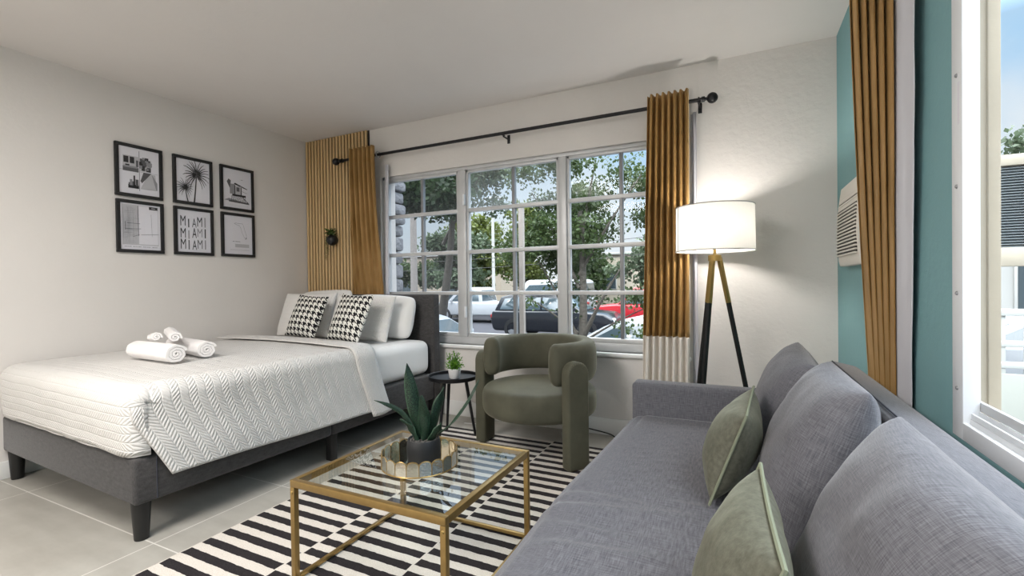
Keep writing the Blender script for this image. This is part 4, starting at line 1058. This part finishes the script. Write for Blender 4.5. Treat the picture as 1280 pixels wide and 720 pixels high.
def tree(name, label, base, top, r0, blobs, mat, leaf, branches=(), group=None, seed=0, z0=GZ):
    """blobs: (x, y, z, rx, ry, rz, count); leaves are small folded blades spread through them"""
    g = np.random.default_rng(seed+100); root = thing(name, label, 'tree', (base[0], base[1], z0), 0, group)
    B = Vector((base[0], base[1], z0)); mb = MB()
    def bez(p, q, k, n_=8):
        p, q = Vector(p), Vector(q); m = (p+q)/2+Vector(k); return [p*(1-t)**2+m*2*t*(1-t)+q*t*t for t in [i/n_ for i in range(n_+1)]]
    tp = Vector(top)-B; mb.tube(bez((0, 0, 0), tp, (r0*1.5, 0, 0)), [r0*(1-.55*i/8) for i in range(9)], 10)
    for p, q, r in branches:
        P, Q = Vector(p)-B, Vector(q)-B; mb.tube(bez(P, Q, ((Q-P).y*.05, 0, (Q-P).length*.06)), [r*(1-.7*i/8) for i in range(9)], 6)
    mb.build('trunk', W['bark'], root)
    P = []
    for (x, y, z, rx, ry, rz, cnt) in blobs:
        d = g.normal(size=(cnt, 3)); d /= np.linalg.norm(d, axis=1)[:, None]; rad = g.random(cnt)**.45
        nzv = 1+.28*np.sin(d[:, 0]*5+x)+.22*np.sin(d[:, 2]*7+y)
        P.append(np.array([x, y, z])+d*(rad*nzv)[:, None]*np.array([rx, ry, rz]))
    P = np.concatenate(P)-np.array(B); n_ = len(P)
    a = g.normal(size=(n_, 3)); a[:, 2] -= .3; a /= np.linalg.norm(a, axis=1)[:, None]
    b = np.cross(a, g.normal(size=(n_, 3))); b /= np.linalg.norm(b, axis=1)[:, None]
    L = leaf*(.6+.8*g.random(n_))[:, None]
    V = np.stack([P, P+a*L*.5+b*L*.33, P+a*L, P+a*L*.5-b*L*.33], 1).reshape(-1, 3)
    me = bpy.data.meshes.new('foliage'); me.vertices.add(4*n_); me.vertices.foreach_set('co', V.astype(np.float32).ravel())
    me.loops.add(4*n_); me.loops.foreach_set('vertex_index', np.arange(4*n_, dtype=np.int32)); me.polygons.add(n_); me.polygons.foreach_set('loop_start', np.arange(0, 4*n_, 4, dtype=np.int32))
    me.update(calc_edges=True); me.materials.append(mat); o = bpy.data.objects.new('foliage', me); C.objects.link(o); o.parent = root; tag(o, kind='stuff')
    return root
GT = 'trees outside the window'
rt = random.Random(4)
nb = []
for k in range(26): nb.append((rt.uniform(-3.2, -1.1), rt.uniform(6.6, 8.2), rt.uniform(1.35, 3.0), rt.uniform(.25, .42), .35, rt.uniform(.18, .32), 560))
for k in range(9): nb.append((rt.uniform(-3.3, -2.2), rt.uniform(6.6, 7.6), rt.uniform(.62, 1.3), .20, .2, .12, 70))
for k in range(10): nb.append((rt.uniform(-2.1, -1.15), rt.uniform(6.5, 7.5), rt.uniform(.35, .95), .16, .16, .12, 60))
T = (-2.26, 7.0)
tree('slender_tree', 'slender leafy tree with forking grey trunk right outside the window', T, (-2.22, 7.05, 2.2), .085, nb, W['lf_mid'], .062,
     [((-2.25, 7, .1), (-1.55, 6.9, 1.3), .035), ((-2.25, 7, .0), (-1.75, 7.1, 1.1), .03), ((-2.25, 7, .1), (-1.1, 6.8, .75), .022), ((-2.25, 7, .2), (-2.9, 6.9, 1.5), .03), ((-2.23, 7, 1.0), (-3.1, 7.2, 2.6), .03), ((-2.23, 7, 1.2), (-1.3, 7.2, 2.7), .03), ((-2.22, 7, 1.6), (-2.0, 7.2, 3.0), .03), ((-2.25, 7, .3), (-3.2, 6.8, .95), .02)], GT, 1)
cb = [(rt.uniform(-9.2, -5.9), rt.uniform(8.6, 10), rt.uniform(3.0, 4.4), .6, .6, .38, 420) for k in range(20)]+[(rt.uniform(-7.6, -5.6), rt.uniform(8.7, 9.4), rt.uniform(2.95, 3.3), .3, .3, .2, 130) for k in range(12)]
tree('overhanging_tree', 'dark overhanging tree crown filling the upper left window panes', (-10.2, 9.6), (-9.4, 9.4, 3.6), .22, cb, W['lf_dark'], .13, [((-9.6, 9.5, 2.4), (-7.0, 9.2, 3.5), .09), ((-9.6, 9.5, 2.2), (-6.0, 9.1, 3.7), .07)], GT, 2)
hb = [(rt.uniform(-8.9, -6.9), rt.uniform(12, 14), rt.uniform(3.5, 5.0), .55, .6, .45, 300) for k in range(14)]
tree('grey_green_tree', 'grey green tree top rising behind the upper middle window panes', (-9.3, 13.2), (-8.4, 13, 4.0), .18, hb, W['lf_grey'], .14, [((-8.9, 13.1, 2.4), (-7.3, 13, 4.6), .07)], GT, 3)
mbk = [(rt.uniform(-17.2, -14.6), rt.uniform(23.5, 25.5), rt.uniform(1.2, 3.9), .9, .9, .6, 330) for k in range(18)]
tree('rounded_tree', 'rounded grey green tree across the street beside the left window mullion', (-15.8, 24.5), (-15.8, 24.5, 2.2), .2, mbk, W['lf_grey'], .26, (), GT, 4)
sb2 = [(rt.uniform(-25, -21.5), rt.uniform(29, 31), rt.uniform(1.1, 2.6), .9, .9, .55, 260) for k in range(12)]
tree('street_tree', 'small round street tree before the beige building', (-23.2, 30), (-23.2, 30, 1.6), .16, sb2, W['lf_mid'], .26, (), GT, 5)
for i, (xa, xb_, zt2, m_, lab) in enumerate(((-18.4, -16.2, 5.6, 'lf_lime', 'yellow green bushy tree across the street above the white pickup'), (-13.9, -12.5, 6.0, 'lf_lime', 'yellow green bushy tree across the street above the van'), (-10.5, -8.6, 6.4, 'lf_mid', 'tall green tree across the street left of the slender tree'))):
    bl = [(rt.uniform(xa, xb_), rt.uniform(28.5, 31), rt.uniform(.9, zt2), 1.0, 1.0, .7, 330) for k in range(24)]
    tree('bushy_tree', lab, ((xa+xb_)/2, 29), ((xa+xb_)/2, 29, 3), .2, bl, W[m_], .30, (), GT, 6+i)
rb2 = [(rt.uniform(-5.6, -3.2), rt.uniform(25, 27), rt.uniform(.9, 3.7), .8, .8, .55, 260) for k in range(14)]
tree('distant_tree', 'distant green tree left of the gold curtain beyond the red pickup', (-4.4, 26), (-4.4, 26, 2), .16, rb2, W['lf_grey'], .25, (), GT, 9)

def house(name, label, lo, hi, m, openings, extra=None):
    h_ = thing(name, label, 'building', (lo[0], lo[1], lo[2]), 0, None); d = [hi[i]-lo[i] for i in range(3)]
    MB().box((0, 0, 0), (d[0], d[1], d[2])).build('walls', m, h_, smooth=False)
    MB().box((-.15, -.15, d[2]), (d[0]+.15, d[1]+.15, d[2]+.16), .02).build('roof_edge', W['hwhite'], h_)
    for (x0, x1, z0, z1, nm) in openings:
        f = MB().box((x0-.06, -.05, z0-.06), (x1+.06, .02, z1+.06), .01).build(nm, W['hwhite'], h_)
        pane = MB(); pane.box((x0, -.06, z0), (x1, -.051, z1)); pane.build('pane', W['cglass'], f, smooth=False)
    return h_
house('beige_building', 'long beige flat roofed building across the street behind the utility pole', (-38, 37, GZ), (-19, 44, 3.7), W['beige'], [(3, 4.2, 1.4, 2.7, 'window'), (8.0, 9.0, .1, 2.3, 'doorway'), (13, 14.2, .1, 2.2, 'doorway')])
house('cream_building', 'cream building far behind the red pickup truck', (-11, 33, GZ), (-1.5, 40, 3.0), W['cream'], [(6.2, 7.4, 1.6, 2.8, 'window'), (2.0, 3.2, 1.6, 2.8, 'window')])

up = thing('utility_pole', 'thick pale concrete utility pole with wires across the street', 'pole', (-15.45, 20, GZ+.001))
MB().tube([(0, 0, 0), (0, 0, 6.6)], [.20, .16], 18).build('pole', W['conc'], up)
MB().box((-1.0, -.05, 3.55), (1.0, .05, 3.65), .01).build('crossarm', W['bark'], up) if False else None
for z, dz in ((3.62, .1), (3.35, .1), (2.95, .15)):
    MB().tube([(-14+28*i/16, .1, z+.6*((i-8)/8)**2-dz) for i in range(17)], .012, 5).build('wire', W['blackp'], up)
lpo = thing('light_pole', 'thin white pole standing across the street behind the white pickup', 'pole', (-13.3, 24.9, GZ))
MB().tube([(0, 0, 0), (0, 0, 7.2)], [.11, .08], 12).build('pole', W['hwhite'], lpo); MB().box((-.5, -.12, 7.15), (.5, .12, 7.28), .03).build('lamp_head', W['hwhite'], lpo)
MB().tube([(0, 0, 0), (0, 0, .25)], [.2, .18], 12).build('foot', W['conc'], lpo)
gp = thing('porch_post', 'pale square post standing just outside the middle window panes', 'post', (-2.085, 4.55, GZ+.06))
MB().box((-.026, -.026, 0), (.026, .026, 2.84), .004).build('shaft', W['conc'], gp); MB().box((-.032, -.032, 2.841), (.032, .032, 2.86), .004).build('post_cap', W['conc'], gp)
so2 = thing('stone_column', 'rough stacked grey stone column outside the left edge of the window', 'column', (-3.345, 3.80, GZ+.06))
mb = MB(); z = 0; rs = random.Random(9)
while z < 3.4:
    h_ = rs.uniform(.10, .17); x = -.19
    dx = rs.uniform(-.02, .03); mb.box((-.19+rs.uniform(-.02, .02), -.18+rs.uniform(-.02, .02), z), (.155+dx, .18+rs.uniform(-.02, .02), z+h_-.008), .03, 2); z += h_
mb.build('stones', W['stone'], so2); MB().box((-.13, -.13, 0), (.10, .13, 3.4)).build('core', W['stone'], so2, smooth=False)

# outside the right window
ps = thing('louvre_screen', 'cream framed screen of grey louvres beyond the right window', 'screen', (2.2, 8.1, 0))
f = MB(); f.box((-.2, 0, 2.50), (2.6, .14, 2.64), .01); f.box((-.2, 0, 1.22), (2.6, .14, 1.46), .01); f.box((1.12, 0, 1.46), (2.6, .14, 2.50), .01); f.box((-.2, 0, GZ+.0), (-.02, .14, 2.64), .01); f.box((2.42, 0, GZ), (2.6, .14, 1.22), .01); f.box((.62, 0, 1.46), (.72, .14, 2.5), .01)
f.build('frame', W['cream'], ps)
lv = MB()
for k in range(30): lv.box((.72, .02, 0), (1.12, .06, .006), 0, 1, 0, Matrix.Translation((0, 0, 1.475+k*.0345)) @ Matrix.Rotation(R(-28), 4, 'X'))
lv.build('louvres', W['louvre'], ps, smooth=False)
MB().box((.72, .09, 1.46), (1.12, .10, 2.5)).build('backing', W['alud'], ps, smooth=False)
h2 = house('white_house', 'white neighbouring house seen below the louvre screen', (3.2, 15.2, GZ), (9.5, 20, 1.9), W['hwhite'], [(1.25, 1.85, 1.75, 2.75, 'window'), (2.75, 3.1, .4, 2.7, 'doorway')])
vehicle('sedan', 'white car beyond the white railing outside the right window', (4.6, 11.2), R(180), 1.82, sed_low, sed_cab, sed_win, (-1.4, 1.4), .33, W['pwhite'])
rl = thing('railing', 'white wooden railing with a grey lower panel outside the right window', 'railing', (1.5, 5.7, GZ))
mb = MB(); mb.box((-.1, -.03, 1.74), (1.6, .05, 1.80), .005); mb.box((-.1, -.02, 1.46), (1.6, .03, 1.515), .005); mb.box((-.1, -.02, 1.27), (1.6, .03, 1.325), .005); mb.build('rails', W['fence'], rl)
for k in range(8): 
    bx_ = MB(); bx_.box((.02+k*.19, -.012, 1.20), (.085+k*.19, .018, 1.74), .004); bx_.build('baluster', W['fence'], rl)
mb = MB(); mb.box((-.1, -.035, 0), (1.6, .01, 1.22), .004); mb.build('panel', W['dfence'], rl)
rb3 = [(rt.uniform(5.6, 8.5), rt.uniform(20.5, 22.5), rt.uniform(3.6, 5.9), .8, .8, .6, 300) for k in range(14)]
tree('crown_tree', 'green tree top rising above the louvre screen', (7.0, 21.5), (7.0, 21.5, 3.6), .2, rb3, W['lf_grey'], .2, (), None, 12)

sn = bpy.data.lights.new('sun', 'SUN'); sn.energy = .9; sn.angle = R(3); sn.color = (1, .96, .9)
so3 = bpy.data.objects.new('sun', sn); C.objects.link(so3); so3.rotation_euler = Vector((.30, .62, -.75)).to_track_quat('-Z', 'Y').to_euler()
# ------------------------------------------------------------------ world, sun, camera
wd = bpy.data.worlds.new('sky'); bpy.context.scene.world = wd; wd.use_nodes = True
nt = wd.node_tree; nt.nodes.clear()
out = nt.nodes.new('ShaderNodeOutputWorld'); bg = nt.nodes.new('ShaderNodeBackground'); tc = nt.nodes.new('ShaderNodeTexCoord')
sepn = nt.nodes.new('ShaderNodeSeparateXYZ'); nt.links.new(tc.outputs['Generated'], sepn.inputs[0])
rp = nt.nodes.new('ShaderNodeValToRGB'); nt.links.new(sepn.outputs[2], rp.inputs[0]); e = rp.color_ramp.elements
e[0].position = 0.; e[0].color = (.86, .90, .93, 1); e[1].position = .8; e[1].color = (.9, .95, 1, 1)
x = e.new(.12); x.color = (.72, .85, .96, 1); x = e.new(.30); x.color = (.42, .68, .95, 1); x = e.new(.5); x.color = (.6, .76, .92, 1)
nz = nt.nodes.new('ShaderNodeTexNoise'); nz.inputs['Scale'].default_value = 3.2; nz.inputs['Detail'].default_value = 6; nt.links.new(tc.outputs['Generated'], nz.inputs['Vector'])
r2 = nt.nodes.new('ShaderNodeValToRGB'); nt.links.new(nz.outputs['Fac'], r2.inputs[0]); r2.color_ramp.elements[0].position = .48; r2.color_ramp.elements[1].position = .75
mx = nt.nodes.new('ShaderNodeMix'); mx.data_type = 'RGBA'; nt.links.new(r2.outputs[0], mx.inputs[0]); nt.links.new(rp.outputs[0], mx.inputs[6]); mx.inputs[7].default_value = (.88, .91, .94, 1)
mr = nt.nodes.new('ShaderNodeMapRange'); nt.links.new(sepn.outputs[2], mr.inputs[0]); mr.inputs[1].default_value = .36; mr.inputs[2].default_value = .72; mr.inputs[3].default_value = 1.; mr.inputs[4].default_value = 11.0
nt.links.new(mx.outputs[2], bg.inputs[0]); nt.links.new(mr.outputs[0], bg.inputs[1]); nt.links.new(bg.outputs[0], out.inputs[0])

for nm, loc, rot, sx, sy in (('daylight_portal', ((WB[0]+WB[1])/2, YB+.21, (WB[2]+WB[3])/2), (R(-90), 0, 0), WB[1]-WB[0], WB[3]-WB[2]), ('daylight_portal', (XR+.10, (WRt[0]+WRt[1])/2, (WRt[2]+WRt[3])/2), (0, R(90), 0), WRt[3]-WRt[2], WRt[1]-WRt[0])):
    pd = bpy.data.lights.new(nm, 'AREA'); pd.shape = 'RECTANGLE'; pd.size = sx; pd.size_y = sy; pd.cycles.is_portal = True
    po = bpy.data.objects.new(nm, pd); C.objects.link(po); po.location = loc; po.rotation_euler = rot

cam = bpy.data.cameras.new('camera'); co_ = bpy.data.objects.new('camera', cam); C.objects.link(co_)
F_PX, YAW, PIT, ROL = 583.5155, R(25.86375), R(.616316), R(-.752197)
cam.sensor_fit = 'HORIZONTAL'; cam.sensor_width = 36; cam.lens = F_PX/1280*36; cam.clip_start = .02; cam.clip_end = 300
Fw = Vector((-math.sin(YAW)*math.cos(PIT), math.cos(YAW)*math.cos(PIT), -math.sin(PIT))); Rt = Vector((math.cos(YAW), math.sin(YAW), 0)); Up = Rt.cross(Fw)
R2 = Rt*math.cos(ROL)+Up*math.sin(ROL); U2 = Up*math.cos(ROL)-Rt*math.sin(ROL)
M3 = Matrix((R2, U2, -Fw)).transposed().to_4x4(); M3.translation = (0, 0, 1.0922); co_.matrix_world = M3
sc = bpy.context.scene; sc.camera = co_
sc.view_settings.view_transform = 'Standard'; sc.view_settings.look = 'None'; sc.view_settings.gamma = 1; sc.view_settings.exposure = 0; sc.view_settings.use_curve_mapping = False
cy = sc.cycles; cy.use_denoising = True; cy.max_bounces = 10; cy.diffuse_bounces = 5; cy.transparent_max_bounces = 24; cy.glossy_bounces = 5; cy.sample_clamp_indirect = 6; cy.caustics_reflective = False; cy.caustics_refractive = False
